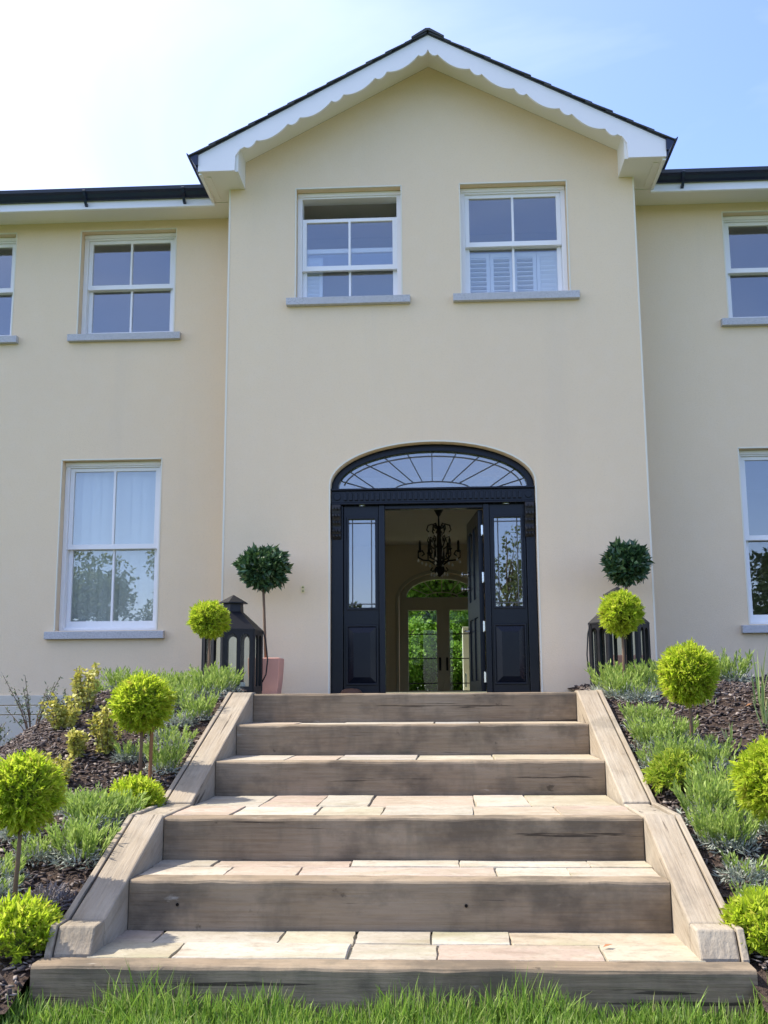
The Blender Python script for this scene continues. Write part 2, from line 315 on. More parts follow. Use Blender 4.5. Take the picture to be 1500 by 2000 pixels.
# ------------------------------------------------------------------ house shell
XL, XR, GY, WY = -2.05, 1.93, 9.8, 10.42       # projecting bay corners, its face, the wings' face
XC = -.055; HB = 19.7                          # ridge line, back wall
house = thing('house', (XC, 12, 0), 'cream rendered two storey house with white sash windows and black arched entrance', 'house')
DX0, DX1, DSP, DAP = -1.04, .889, 1.95, 2.36
def arch(x0, x1, zb, zs, za, n=28):
    c = (x0+x1)/2; a = (x1-x0)/2
    return [(x0, zb)]+[(c-a*math.cos(math.pi*i/n), zs+(za-zs)*math.sin(math.pi*i/n)) for i in range(n+1)]+[(x1, zb)]
def rect(x0, x1, z0, z1): return [(x0, z0), (x1, z0), (x1, z1), (x0, z1)]
WA = (-1.385, -.346, 3.818, 4.962); WBm = (.238, 1.279, 3.818, 4.962)
WG = (-5.5, -4.475, 3.724, 4.872); WC = (-3.767, -2.749, 3.724, 4.872); WE = (-3.862, -2.833, .641, 2.38)
WF = (2.945, 3.965, 3.724, 4.872); WH = (2.955, 3.985, .641, 2.38)
PITCH = .53
def gable_z(x): return 6.24-PITCH*abs(x-XC)
b = MB()
dr = arch(DX0, DX1, 0, DSP, DAP)
outer = [(XL, -.3), (DX0, -.3)]+[(x, max(z, -.3) if i not in (0, len(dr)-1) else -.3) for i, (x, z) in enumerate(dr)]+[(DX1, -.3), (XR, -.3), (XR, gable_z(XR)), (XC, 6.24), (XL, gable_z(XL))]
o2 = []
for p in outer:
    if not o2 or p != o2[-1]: o2.append(p)
b.xz(o2, [rect(*WA), rect(*WBm)], GY, GY+.3)
b.build('wall', 'render', house)
b = MB(); b.xz(rect(-11, XL+.3, -1.3, 5.3), [rect(*WG), rect(*WC), rect(*WE)], WY, WY+.3); b.build('wall', 'render', house)
b = MB(); b.xz(rect(XR-.3, 11, -1.3, 5.3), [rect(*WF), rect(*WH)], WY, WY+.3); b.build('wall', 'render', house)
for x in (XL, XR-.3): MB().box(x, x+.3, GY+.301, WY-.001, -.3, 5.12).build('wall', 'render', house)
b = MB()
fd = arch(-.80, .80, -.3, 1.72, 2.22)
for x0 in (-6.5, 3.2): MB().box(x0, x0+3.3, HB+.1, HB+.106, .2, 2.4).build('added_back_pane', 'clear_glass', house)  # unseen openings in the back wall, added to brighten the hall
b.xz([(-11, -1.3), (-.80, -1.3)]+fd+[(.80, -1.3), (11, -1.3), (11, 5.3), (-11, 5.3)], [rect(-6.5, -3.2, .2, 2.4), rect(3.2, 6.5, .2, 2.4)], HB, HB+.3); b.build('wall', 'render', house)
for x in (-11.3, 11.001): MB().box(x, x+.299, WY, HB+.3, -1.3, 5.3).build('wall', 'render', house)
# inside: floors, ceilings, partitions
MB().box(-10.99, 10.99, WY+.31, HB-.01, -.28, -.003).build('floor', 'inner_floor', house)
MB().box(XL+.31, XR-.31, GY+.02, WY+.309, -.28, -.003).build('floor', 'inner_floor', house)
vh = [(-1.6, 11.65), (1.5, 11.65), (1.5, 14.5), (-1.6, 14.5)]      # void added to brighten the hall, below an invented rooflight
def slab_with_void(z0, z1): b = MB(); b.poly([(-10.99, WY+.31), (10.99, WY+.31), (10.99, HB-.01), (-10.99, HB-.01)], [vh], z0, z1, lambda a, c, d: (a, c, d)); b.build('ceiling', 'inner_ceiling', house)
slab_with_void(2.75, 2.98)
MB().box(XL+.31, XR-.31, GY+.31, WY+.309, 2.75, 2.98).build('ceiling', 'inner_ceiling', house)
slab_with_void(5.2, 5.3)
MB().box(-2.07, 2.04, 11.5, 11.62, 2.985, 5.19).build('partition', 'inner_ceiling', house)  # added unseen wall, blocks the void's sunlight from the front window room
MB().box(XL+.31, XR-.31, GY+.31, WY+.309, 5.0, 5.1).build('ceiling', 'inner_ceiling', house)
for x in (-2.2, 2.05):  # wide doorways put in so light from the rear rooms reaches the hall
    b = MB(); b.yz([(WY+.32, .001), (15.2, .001), (15.2, 2.3), (17.6, 2.3), (17.6, .001), (HB-.02, .001), (HB-.02, 2.745), (WY+.32, 2.745)], x, x+.12); b.build('partition', 'inner_paint', house); MB().box(x, x+.12, WY+.32, HB-.02, 2.985, 5.19).build('partition', 'inner_paint', house)
MB().box(-10.9, -2.21, 14.6, 14.72, .001, 2.745).build('partition', 'inner_paint', house); MB().box(2.18, 10.9, 14.6, 14.72, .001, 2.745).build('partition', 'inner_paint', house)
MB().box(-10.9, 10.9, 14.6, 14.72, 2.985, 5.19).build('partition', 'inner_paint', house)
b = MB(); b.xz([(-2.07, .001), (-.80, .001)]+[(x, max(z, .001)) for x, z in fd]+[(.80, .001), (2.04, .001), (2.04, 2.745), (-2.07, 2.745)], [], HB-.06, HB-.012); b.build('back_wall_lining', 'inner_paint', house)
for s, xx in ((1, -2.078), (-1, 2.0)): MB().box(xx, xx+.045, WY+.4, HB-.07, .001, .16).build('skirting', 'cream_joinery', house, bevel=.008)
# corner and reveal beads
def bead_line(pts, y, wd=.013):
    n = len(pts); b = MB()
    for i in range(n-1):
        (x0, z0), (x1, z1) = pts[i], pts[i+1]; d = Vector((x1-x0, z1-z0)); d.normalize(); p = Vector((-d.y, d.x))*wd*.5
        b.add([(x0-p.x, y, z0-p.y), (x1-p.x, y, z1-p.y), (x1+p.x, y, z1+p.y), (x0+p.x, y, z0+p.y), (x0-p.x, y+.02, z0-p.y), (x1-p.x, y+.02, z1-p.y), (x1+p.x, y+.02, z1+p.y), (x0+p.x, y+.02, z0+p.y)],
              [(0, 1, 2, 3), (7, 6, 5, 4), (0, 4, 5, 1), (1, 5, 6, 2), (2, 6, 7, 3), (3, 7, 4, 0)])
    return b.build('corner_bead', 'bead', house)
for x in (XL-.001, XR+.001): bead_line([(x, -.29), (x, 5.03)], GY-.004, .016)
bead_line([(x-.006 if x < -.1 else x+.006, z+.004) for x, z in dr], GY-.004, .014)
for wdw, yy in ((WA, GY), (WBm, GY), (WG, WY), (WC, WY), (WE, WY), (WF, WY), (WH, WY)):
    x0, x1, z0, z1 = wdw; bead_line([(x0-.004, z0), (x0-.004, z1+.004), (x1+.004, z1+.004), (x1+.004, z0)], yy-.004, .012)
# plinth courses on the wings (seen where the bank falls away)
for x0, x1 in ((-10.9, XL-.3), (XR+.3, 10.9)):
    for k, (za, zb) in enumerate(((-.085, .01), (-.175, -.093), (-.6, -.183))):
        MB().box(x0, x1, WY-.022-.02*k, WY-.002, za, zb).build('plinth_course', 'plinth', house, bevel=.006)

# ------------------------------------------------------------------ sash windows
def sash(win, x0, x1, z0, z1, y, top, bot, st=.042):
    b = MB(); gx0, gx1, gz0, gz1 = x0+st, x1-st, z0+bot, z1-top; c = (gx0+gx1)/2
    b.xz(rect(x0, x1, z0, z1), [rect(gx0, c-.011, gz0, gz1), rect(c+.011, gx1, gz0, gz1)], y, y+.042)
    b.build('sash', 'white', win, bevel=.003)
    for a, e in ((gx0-.004, c-.008), (c+.008, gx1+.004)):
        MB().box(a, e, y+.018, y+.024, gz0-.004, gz1+.004).build('pane', 'glass', win)
def window(w4, wy, drop=0, bottom_rail=.05, sill_h=.085, ov=.085):
    x0, x1, z0, z1 = w4; y = wy+.105
    b = MB(); fw = .047
    b.xz(rect(x0+.002, x1-.002, z0+.002, z1-.002), [rect(x0+fw, x1-fw, z0+.028, z1-.06)], y, y+.15)
    win = b.build('window', 'white', house, bevel=.003)
    MB().box(x0+.003, x1-.003, y-.016, y-.001, z1-.045, z1-.003).build('head_moulding', 'white', win, bevel=.004)
    ix0, ix1, iz0, iz1 = x0+fw, x1-fw, z0+.028, z1-.06; mid = (iz0+iz1)/2+.005
    sash(win, ix0+.001, ix1-.001, mid-.025-drop, iz1-drop-.001, y+.022, .036, .05)
    sash(win, ix0+.001, ix1-.001, iz0+.001, mid+.02, y+.072, .045, bottom_rail)
    MB().box(ix0, ix1, y+.03, y+.064, iz0-.001, iz0+.012).build('cill_board', 'white', win)
    b = MB(); b.yz([(wy-.06, z0-sill_h), (wy+.13, z0-sill_h), (wy+.13, z0), (wy+.09, z0), (wy-.06, z0-.012)], x0-ov, x1+ov); b.build('sill', 'granite', win, bevel=.004)
    return win
window(WA, GY, drop=.205); window(WBm, GY)
window(WG, WY); window(WC, WY); window(WF, WY)
window(WE, WY, bottom_rail=.075); window(WH, WY, bottom_rail=.075)

# ------------------------------------------------------------------ roof, bargeboards, soffits, gutters
BY = 9.40; EX = 2.23; ZE = 4.975
def btop(t): return 6.325-PITCH*t          # t = distance from the ridge line
roofs = []
for s in (-1, 1):
    X = lambda t: XC+s*t
    # roof slope of the bay
    b = MB(); y0, y1 = BY-.01, 12.6
    vs = []
    for dz in (.001, .008):
        for (t, y) in ((0, y0), (EX+.04, y0), (EX+.04, y1-.5*(EX)), (0, y1)): vs.append((X(t), y, btop(t)+dz))
    b.add(vs, [(0, 1, 2, 3), (7, 6, 5, 4), (0, 4, 5, 1), (1, 5, 6, 2), (2, 6, 7, 3), (3, 7, 4, 0)])
    rf = b.build('roof', 'slate_field', house); roofs.append(rf)
    nc = 12; sl_ = (EX+.05)/nc
    for k in range(nc):        # verge slates, one per course
        for j in range(3):
            t0, t1 = k*sl_-.03, (k+1)*sl_+.035; ya = BY-.035+j*.30+(0 if k % 2 or j else 0)+rnd.uniform(-.006, .006); yb = ya+.294
            if k % 2 == 0 and j == 0: pass
            ha, hb = .009, .022+rnd.uniform(-.004, .004)
            t0 = max(t0, .01)
            vs = [(X(t), y, btop(t)+h+q) for q in (0, .011) for (t, h) in ((t0, ha), (t1, hb)) for y in (ya, yb)]
            MB().add(vs, [(0, 1, 3, 2), (4, 6, 7, 5), (0, 2, 6, 4), (1, 5, 7, 3), (0, 4, 5, 1), (2, 3, 7, 6)]).build('slate', 'slate', rf)
    # bargeboard with scalloped lower edge
    low = [(0, btop(0)-.150)]; t = 0.0
    for q_, (ln_, sag) in enumerate([(.093, .030)]+[(.308, .050), (.115, .036)]*4+[(.04, .004)]):      # arcs hanging between upward cusps
        for q in range(1, 11):
            u = q/10; tt = t+ln_*u; low.append((tt, btop(tt)-.160-sag*4*u*(1-u)-.0012*tt))
        t += ln_
    te = low[-1][0]
    low += [(te+.02, low[-1][1]-.03), (te+.045, low[-1][1]-.07), (te+.05, ZE), (EX, ZE), (EX, btop(EX)), (0, btop(0))]
    b = MB(); b.xz([(X(t), z) for t, z in low], [], BY, BY+.028); b.build('bargeboard', 'white_board', house)
    # sloping soffit behind the bargeboard and the boxed end
    b = MB(); ts = te+.03
    vs = [(X(t), y, btop(t)-.085+q) for q in (0, .02) for t in (0, ts) for y in (BY+.03, GY-.002)]
    b.add(vs, [(0, 1, 3, 2), (4, 6, 7, 5), (0, 2, 6, 4), (1, 5, 7, 3), (0, 4, 5, 1), (2, 3, 7, 6)]); b.build('soffit', 'soffit', house)
    b = MB(); xa, xb = sorted((X(ts+.03), X(EX-.004))); b.box(xa, xb, BY+.03, 10.06, ZE+.004, ZE+.02); b.build('soffit', 'soffit', house)
    xa, xb = sorted((X(ts-.01), X(ts+.028))); MB().box(xa, xb, BY+.03, GY-.002, ZE+.002, btop(ts)-.06).build('box_end', 'soffit', house)
    # side fascia and vent strip, side gutter
    xa, xb = sorted((X(EX-.03), X(EX))); MB().box(xa, xb, BY+.030, 10.05, ZE-.022, btop(EX)-.002).build('fascia', 'white_board', house, bevel=.004)
    xa, xb = sorted((X(EX-.10), X(EX-.055))); MB().box(xa, xb, BY+.12, 10.0, ZE-.004, ZE+.003).build('vent_strip', 'soffit', house)
    prof = [(0, .0), (.022, -.002), (.05, .04), (.075, .085), (.105, .10), (.112, .125), (.104, .125), (.09, .11), (.0, .11)]
    b = MB(); b.poly([(X(EX+.002+p), btop(EX)-.11+q) for p, q in prof], [], BY-.02, 10.02, lambda a, c, d: (a, d, c)); b.build('gutter', 'gutter', house)
    MB().xz([(X(EX+.003), ZE-.005), (X(EX+.02), ZE+.02), (X(EX+.024), btop(EX)-.11), (X(EX+.003), btop(EX)-.11)], [], BY+.0, 10.0).build('gutter_backing', 'gutter', house)
    # wing: soffit, fascia, gutter, brackets, roof
    x0, x1 = sorted((X(EX-.03), XC+s*11.3))
    xw0, xw1 = sorted((X(abs((XL if s < 0 else XR)-XC)), XC+s*11.3))
    MB().box(xw0, xw1, 10.062, WY-.002, ZE-.004, ZE+.016).build('soffit', 'soffit', house)
    FY = 10.045
    MB().box(x0, x1, FY-.012, FY+.014, ZE-.05, ZE+.15).build('fascia', 'white_board', house, bevel=.004)
    MB().box(x0, x1, FY-.022, FY-.0125, ZE-.046, ZE-.026).build('fascia_trim', 'white_board', house)
    gp = [(0, .03), (.03, .028), (.055, .045), (.075, .075), (.105, .092), (.112, .125), (.104, .125), (.09, .108), (0, .108)]
    b = MB(); b.poly([(FY-.014-p, ZE+.01+q) for p, q in gp], [], min(x0, x1)+(0 if s > 0 else 0), max(x0, x1), lambda a, c, d: (d, a, c)); b.build('gutter', 'gutter', house)
    for k in range(9):
        bx = X(EX+.28+k*1.02)
        b = MB(); b.yz([(FY-.135, ZE+.105), (FY-.11, ZE+.06), (FY-.075, ZE+.03), (FY-.05, ZE-.012), (FY-.016, ZE-.02), (FY-.016, ZE+.008), (FY-.05, ZE+.004), (FY-.095, ZE+.06), (FY-.128, ZE+.118)], bx-.014, bx+.014); b.build('gutter_bracket', 'gutter', house)
    b = MB(); xa, xb = sorted((X(EX+.06), XC+s*11.3)); zt = ZE+.14
    for q in (0, .03): pass
    vs = [(x, y, zt+.45*(y-FY)+q) for q in (0, .03) for x in (xa, xb) for y in (FY-.03, 15.0)]
    b.add(vs, [(0, 1, 3, 2), (4, 6, 7, 5), (0, 2, 6, 4), (1, 5, 7, 3), (0, 4, 5, 1), (2, 3, 7, 6)]); b.build('roof', 'slate_field', house)
b = MB(); b.add([(x, y, z) for x in (-11.3, 11.3) for y, z in ((15.0, 7.36), (20.2, 5.0), (20.2, 5.04), (15.0, 7.40))], [(0, 1, 5, 4), (2, 3, 7, 6), (1, 2, 6, 5), (0, 4, 7, 3), (0, 3, 2, 1), (4, 5, 6, 7)]); b.build('roof', 'slate_field', house)
b = MB(); b.poly([(-2.05, 12.2), (1.95, 12.2), (1.95, 15), (-2.05, 15)], [[(-1.4, 12.75), (1.3, 12.75), (1.3, 14.6), (-1.4, 14.6)]], 0, .05, lambda a, c, d: (a, c, 5.9+.4464*(c-12.2)+d)); b.build('roof', 'slate_field', house)
b = MB(); b.poly([(-1.41, 12.74), (1.31, 12.74), (1.31, 14.61), (-1.41, 14.61)], [], .055, .065, lambda a, c, d: (a, c, 5.9+.4464*(c-12.2)+d)); b.build('added_roof_pane', 'clear_glass', house)  # added out of view so sunlight reaches the hall below
for k in range(7):            # ridge tiles
    ya = BY-.045+k*.44; b = MB(); rr = .155; z0 = btop(0)+.016+(.012 if k % 2 else 0)
    b.xz([(XC-rr, z0-PITCH*rr+.01), (XC, z0+.012), (XC+rr, z0-PITCH*rr+.01), (XC+rr+.004, z0-PITCH*rr+.027), (XC+.02, z0+.032), (XC-.02, z0+.032), (XC-rr-.004, z0-PITCH*rr+.027)], [], ya, ya+.46); b.build('ridge_tile', 'slate', roofs[0])

# ------------------------------------------------------------------ entrance
DY = GY+.11
cxd = (DX0+DX1)/2
ar = lambda ins, zb: arch(DX0+ins, DX1-ins, zb, DSP-.01 if ins else DSP, DAP-ins*.9)
b = MB(); o_ = ar(.003, 1.925); h_ = arch(DX0+.068, DX1-.068, 1.93, 1.945, DAP-.072)
fan_in = [(x, z) for x, z in h_]
b.xz([(DX0+.003, 1.90)]+o_[1:-1]+[(DX1-.003, 1.90)], [fan_in], DY, DY+.09)
fan = b.build('fanlight', 'black_paint', house, bevel=.004)
b = MB(); b.xz(fan_in, [], DY+.04, DY+.046); b.build('pane', 'door_glass', fan)
def ell(ins, th, zb=1.93):
    a = (DX1-DX0)/2-.068-ins; h = DAP-.072-zb-ins*.9; return (cxd+a*math.cos(th), zb+h*math.sin(th))
def lead(pts, parent, y=DY+.034, r=.0055):
    b = MB(); b.tube([(x, y, z) for x, z in pts], r, 6); b.build('lead_line', 'lead', parent)
lead([ell(.045, R(a)) for a in range(4, 177, 6)], fan)
hub = lambda th: (cxd+.355*math.cos(th), 1.93+.07*math.sin(th))
lead([hub(R(a)) for a in range(0, 181, 10)], fan)
for k in range(11):
    th = R(14+k*15.2); p0 = (cxd+.62*math.cos(th), 1.934) if abs(math.cos(th)) > .72 else hub(th)
    lead([p0, ell(0, th)], fan)
# entablature
b = MB(); b.box(DX0+.003, DX1-.003, DY-.045, DY+.1, 1.79, 1.905); b.box(DX0+.002, DX1-.002, DY-.075, DY+.0, 1.905, 1.924); b.box(DX0+.002, DX1-.002, DY-.06, DY+.1, 1.772, 1.789)
tr = b.build('door_transom', 'black_paint', house, bevel=.004)
for k in range(33):
    x = DX0+.14+k*((DX1-DX0-.28)/32); MB().box(x-.015, x+.015, DY-.066, DY-.046, 1.81, 1.885).build('flute', 'black_paint', tr, bevel=.005)
for x in (DX0+.06, DX1-.06):
    b = MB(); b.poly([(x+.036*math.cos(a*.314), 1.85+.036*math.sin(a*.314)) for a in range(20)], [], DY-.058, DY-.0455, lambda a, c, d: (a, d, c)); b.build('roundel', 'black_paint', tr, bevel=.003)
for x in (-.75, .62):
    b = MB(); b.lathe([(.04, 0), (.04, .006)], (x, DY+.02, 1.764), 18); b.build('downlight', 'chrome', tr)
# pilasters, sidelights, door posts
def sidelight(x0, x1, g0, g1):
    b = MB(); b.xz(rect(x0, x1, .001, 1.771), [rect(g0, g1, .80, 1.64)], DY+.012, DY+.065)
    sd = b.build('sidelight', 'black_paint', house, bevel=.004)
    MB().box(g0-.004, g1+.004, DY+.035, DY+.041, .796, 1.644).build('pane', 'door_glass', sd)
    b = MB(); b.xz(rect(g0-.022, g1+.022, .778, 1.662), [rect(g0, g1, .80, 1.64)], DY+.0, DY+.0115); b.build('glazing_bead', 'black_paint', sd, bevel=.004)
    for x in (g0+.035, g1-.035): lead([(x, .80), (x, 1.64)], sd, DY+.031)
    for z in (.835, 1.605): lead([(g0, z), (g1, z)], sd, DY+.031)
    b = MB(); p0, p1, q0, q1 = g0-.008, g1+.008, .10, .62
    b.xz(rect(p0-.02, p1+.02, q0-.02, q1+.02), [rect(p0, p1, q0, q1)], DY-.002, DY+.0115); b.build('panel_moulding', 'black_paint', sd, bevel=.005)
    b = MB(); m = .055; v = [(p0, DY+.008, q0), (p1, DY+.008, q0), (p1, DY+.008, q1), (p0, DY+.008, q1), (p0+m, DY-.016, q0+m), (p1-m, DY-.016, q0+m), (p1-m, DY-.016, q1-m), (p0+m, DY-.016, q1-m)]
    b.add(v, [(4, 5, 6, 7), (0, 1, 5, 4), (1, 2, 6, 5), (2, 3, 7, 6), (3, 0, 4, 7)]); b.build('raised_panel', 'black_paint', sd)
    return sd
sidelight(-.923, -.588, -.874, -.624); sidelight(.458, .796, .502, .752)
for x0, x1 in ((DX0+.004, -.925), (.798, DX1-.004)):
    MB().box(x0, x1, DY-.02, DY+.09, .001, 1.770).build('pilaster', 'black_paint', house, bevel=.006)
for x0, x1 in ((-.586, -.531), (.402, .456)):
    MB().box(x0, x1, DY-.012, DY+.10, .001, 1.771).build('door_post', 'black_paint', house, bevel=.006)
MB().box(-.53, .401, DY+.01, DY+.10, 1.735, 1.7705).build('door_head', 'black_paint', house, bevel=.004)
for xc in (DX0+.058, DX1-.058):       # carved corbels
    b = MB(); b.yz([(DY-.022, 1.44), (DY-.05, 1.46), (DY-.075, 1.52), (DY-.06, 1.56), (DY-.075, 1.60), (DY-.105, 1.66), (DY-.115, 1.73), (DY-.095, 1.768), (DY-.022, 1.768)], xc-.042, xc+.042)
    cb = b.build('corbel', 'carved', house, bevel=.006)
    for k in range(3):
        for z, dy in ((1.725, .116), (1.66, .107), (1.60, .077), (1.52, .077), (1.475, .058)):
            b = MB(); b.lathe([(.002, -.019), (.012, -.012), (.015, 0), (.012, .012), (.002, .019)], (xc-.027+k*.027, DY-dy, z), 8); b.build('leaf_carving', 'carved', cb, smooth=True)
# open door leaf, hinged on the sidelight post, swung into the hall
hinge = Vector((.398, DY+.10, 0)); ang = R(84.5); dd = Vector((-math.cos(ang), math.sin(ang), 0)); dn_ = Vector((-math.sin(ang), -math.cos(ang), 0))
def dpt(a, c, d): p = hinge+dd*a+dn_*d; return (p.x, p.y, c)
b = MB(); b.poly(rect(0, .90, .012, 1.73), [rect(.13, .42, .12, .72), rect(.48, .77, .12, .72), rect(.13, .42, .90, 1.60), rect(.48, .77, .90, 1.60)], 0, .045, dpt)
leaf = b.build('front_door', 'black_paint', house, bevel=.003)
for r4 in ((.13, .42, .12, .72), (.48, .77, .12, .72), (.13, .42, .90, 1.60), (.48, .77, .90, 1.60)):
    b = MB(); b.poly(rect(r4[0]-.001, r4[1]+.001, r4[2]-.001, r4[3]+.001), [], .014, .031, dpt); b.build('door_panel', 'black_paint', leaf, bevel=.004)
for z in (1.53, 1.08, .62, .15):
    b = MB(); b.box(.3805, .397, DY+.055, DY+.0985, z-.045, z+.045); b.lathe([(.008, -.05), (.008, .05)], (.389, DY+.096, z), 8); b.build('hinge', 'chrome', leaf)
def knob(a, z, lever):
    for sgn, d0 in ((1, .045), (-1, 0)):
        b = MB(); p0 = Vector(dpt(a, z, d0)); q = dn_*sgn
        b.tube([p0, p0+q*.012], .027, 10); b.tube([p0+q*.01, p0+q*.05], .009, 8)
        if lever: b.tube([p0+q*.05, p0+q*.055-dd*.11], .009, 8)
        else: b.tube([p0+q*.048, p0+q*.056, p0+q*.07, p0+q*.078], [.012, .026, .026, .012], 10)
        b.build('door_handle', 'chrome', leaf, smooth=True)
knob(.83, .62, True); knob(.83, 1.05, False); knob(.83, 1.20, False)
MB().box(-.53, .40, DY-.03, DY+.12, -.0025, .018).build('threshold', 'brass', house, bevel=.003)

# ------------------------------------------------------------------ french doors at the end of the hall
FYd = HB+.03
b = MB(); b.xz(arch(-.795, .795, .002, 1.72, 2.215), [arch(-.66, .66, 1.77, 1.775, 2.11), rect(-.63, -.105, .06, 1.53), rect(.135, .66, .06, 1.53)], FYd, FYd+.07)
fr = b.build('french_door', 'cream_joinery', house, bevel=.004)
b = MB(); b.xz(arch(-.862, .862, .004, 1.72, 2.285), [arch(-.80, .80, -.0, 1.72, 2.22)], HB-.095, HB-.0605); b.build('architrave', 'cream_joinery', house, bevel=.008)
for x0, x1 in ((-.63, -.105), (.135, .66)):
    MB().box(x0-.003, x1+.003, FYd+.03, FYd+.036, .057, 1.533).build('pane', 'clear_glass', fr)
    for z in (1.09, .64, .19): MB().box(x0, x1, FYd+.02, FYd+.045, z-.009, z+.009).build('glazing_bar', 'carved', fr)
b = MB(); b.xz(arch(-.66, .66, 1.772, 1.777, 2.108), [], FYd+.03, FYd+.036); b.build('pane', 'clear_glass', fr)
for a in (30, 60, 90, 120, 150):
    b = MB(); b.tube([(.30*math.cos(R(a)), FYd+.02, 1.772+.09*math.sin(R(a))), (.655*math.cos(R(a)), FYd+.02, 1.775+.335*math.sin(R(a)))], .010, 6); b.build('glazing_bar', 'cream_joinery', fr)
b = MB(); b.tube([(.30*math.cos(R(a)), FYd+.02, 1.772+.09*math.sin(R(a))) for a in range(0, 181, 12)], .011, 6); b.build('glazing_bar', 'cream_joinery', fr)
MB().box(.005, .025, FYd-.008, FYd-.0005, .01, 1.56).build('meeting_bead', 'cream_joinery', fr, bevel=.003)
for x in (-.05, .08):
    b = MB(); b.box(x-.02, x+.02, FYd-.01, FYd-.0005, .42, .66); b.box(x-.012, x+.012, FYd-.035, FYd-.0105, .55, .60); b.build('door_handle', 'iron', fr)
MB().box(-1.3, 1.3, 20.02, 22.4, -.13, -.02).build('back_terrace', 'sandstone', None)['kind'] = 'structure'
t = thing('white_panel', (.45, 20.6, -.02), 'white painted upright panel with a lock plate outside the french doors', 'panel')
MB().box(.385, .56, 20.4, 20.85, -.02, 1.26).build('board', 'white_gloss', t, bevel=.006)
b = MB(); b.box(.42, .445, 20.392, 20.3995, .12, .38); b.build('lock_plate', 'chrome', t)

# ------------------------------------------------------------------ chandelier
ch = thing('chandelier', (-.03, 15.6, 1.70), 'black wrought chandelier with candle arms and glass drops in the hall', 'chandelier')
cx, cy = -.03, 15.6
b = MB(); b.lathe([(.30, 2.742), (.30, 2.748)], (cx, cy, 0), 40); b.lathe([(.22, 2.73), (.25, 2.742)], (cx, cy, 0), 40); b.build('ceiling_rose', 'inner_ceiling', house, smooth=False)
b = MB(); b.lathe([(.075, 2.73), (.07, 2.70), (.025, 2.62), (.012, 2.60), (.012, 2.46), (.045, 2.45), (.03, 2.40), (.055, 2.36), (.06, 2.33), (.03, 2.29), (.04, 2.2), (.075, 2.08), (.085, 1.98), (.06, 1.9), (.03, 1.86), (.075, 1.82), (.09, 1.79), (.05, 1.74), (.02, 1.71), (.004, 1.70)], (cx, cy, 0), 14); b.build('stem', 'iron', ch, smooth=True)
def polar(a, r, z): return (cx+r*math.cos(a), cy+r*math.sin(a), z)
for k in range(6):
    a = k*math.pi/3+.05
    b = MB()
    b.tube([polar(a, r, z) for r, z in ((.04, 2.42), (.10, 2.49), (.16, 2.47), (.18, 2.40), (.15, 2.37))], .011, 6)
    b.tube([polar(a, r, z) for r, z in ((.05, 2.1), (.12, 2.16), (.17, 2.24), (.15, 2.30), (.10, 2.28), (.11, 2.22))], .010, 6)
    b.tube([polar(a, r, z) for r, z in ((.06, 1.88), (.14, 1.94), (.24, 1.95), (.31, 1.99), (.31, 2.07), (.25, 2.09), (.22, 2.04), (.26, 2.01))], .012, 6)
    b.tube([polar(a, r, z) for r, z in ((.03, 1.82), (.10, 1.78), (.13, 1.80), (.10, 1.84))], .010, 6)
    b.build('arm', 'iron', ch, smooth=True)
    b = MB(); b.lathe([(.015, 2.07), (.04, 2.09), (.02, 2.10), (.017, 2.22), (.006, 2.25)], polar(a, .285, 0), 8); b.build('candle', 'iron', ch)
    for rr, z in ((.33, 1.95), (.20, 1.90), (.15, 2.33), (.12, 1.75)):
        b = MB(); b.lathe([(.001, -.045), (.018, -.026), (.015, -.01), (.001, .012)], polar(a+rr, rr, z), 6); b.build('crystal_drop', 'crystal', ch)
    b = MB(); b.tube([polar(a, .07+.02*math.sin(q/9*3.14), 2.34-q*.045) for q in range(10)], .004, 5); b.build('bead_chain', 'crystal', ch)

# ------------------------------------------------------------------ shutters and blind seen through the glass
def shutter_panel(par, x0, x1, z0, z1, y, tilt, nl=8, st=.035):
    b = MB(); b.xz(rect(x0, x1, z0, z1), [rect(x0+st, x1-st, z0+.06, z1-.05)], y, y+.028); p = b.build('panel', 'white', par, bevel=.003)
    for k in range(nl):
        zc = z0+.06+(k+.5)*(z1-z0-.11)/nl; h = .5*(z1-z0-.11)/nl*1.15; dy = h*math.cos(tilt); dz = h*math.sin(tilt)
        vs = [(x, y+.014+sy*dy, zc-sy*dz+q) for q in (-.004, .004) for x in (x0+st+.001, x1-st-.001) for sy in (-1, 1)]
        MB().add(vs, [(0, 1, 3, 2), (4, 6, 7, 5), (0, 2, 6, 4), (1, 5, 7, 3), (0, 4, 5, 1), (2, 3, 7, 6)]).build('louvre', 'white', p)
sx0, sx1 = WBm[0]+.06, WBm[1]-.06; pw = (sx1-sx0)/4
t = thing('plantation_shutter', ((sx0+sx1)/2, GY+.3, 3.83), 'white half height louvred shutter inside an upper window of the gabled bay', 'shutter')
for k in range(4): shutter_panel(t, sx0+k*pw+.002, sx0+(k+1)*pw-.002, 3.84, 4.33, GY+.232, R(70) if k == 3 else R(22))
t = thing('folded_shutter', (WA[0]+.15, GY+.3, 3.83), 'white louvred shutter leaf folded back behind the lowered sash window', 'shutter')
shutter_panel(t, WA[0]+.06, WA[0]+.24, 3.84, 4.33, GY+.232, R(60))
t = thing('vertical_blind', ((WE[0]+WE[1])/2, WY+.34, 2.36), 'pale vertical slat blind hanging inside a ground floor window', 'blind')
MB().box(WE[0], WE[1], WY+.23, WY+.262, 2.30, 2.318).build('headrail', 'white', t)
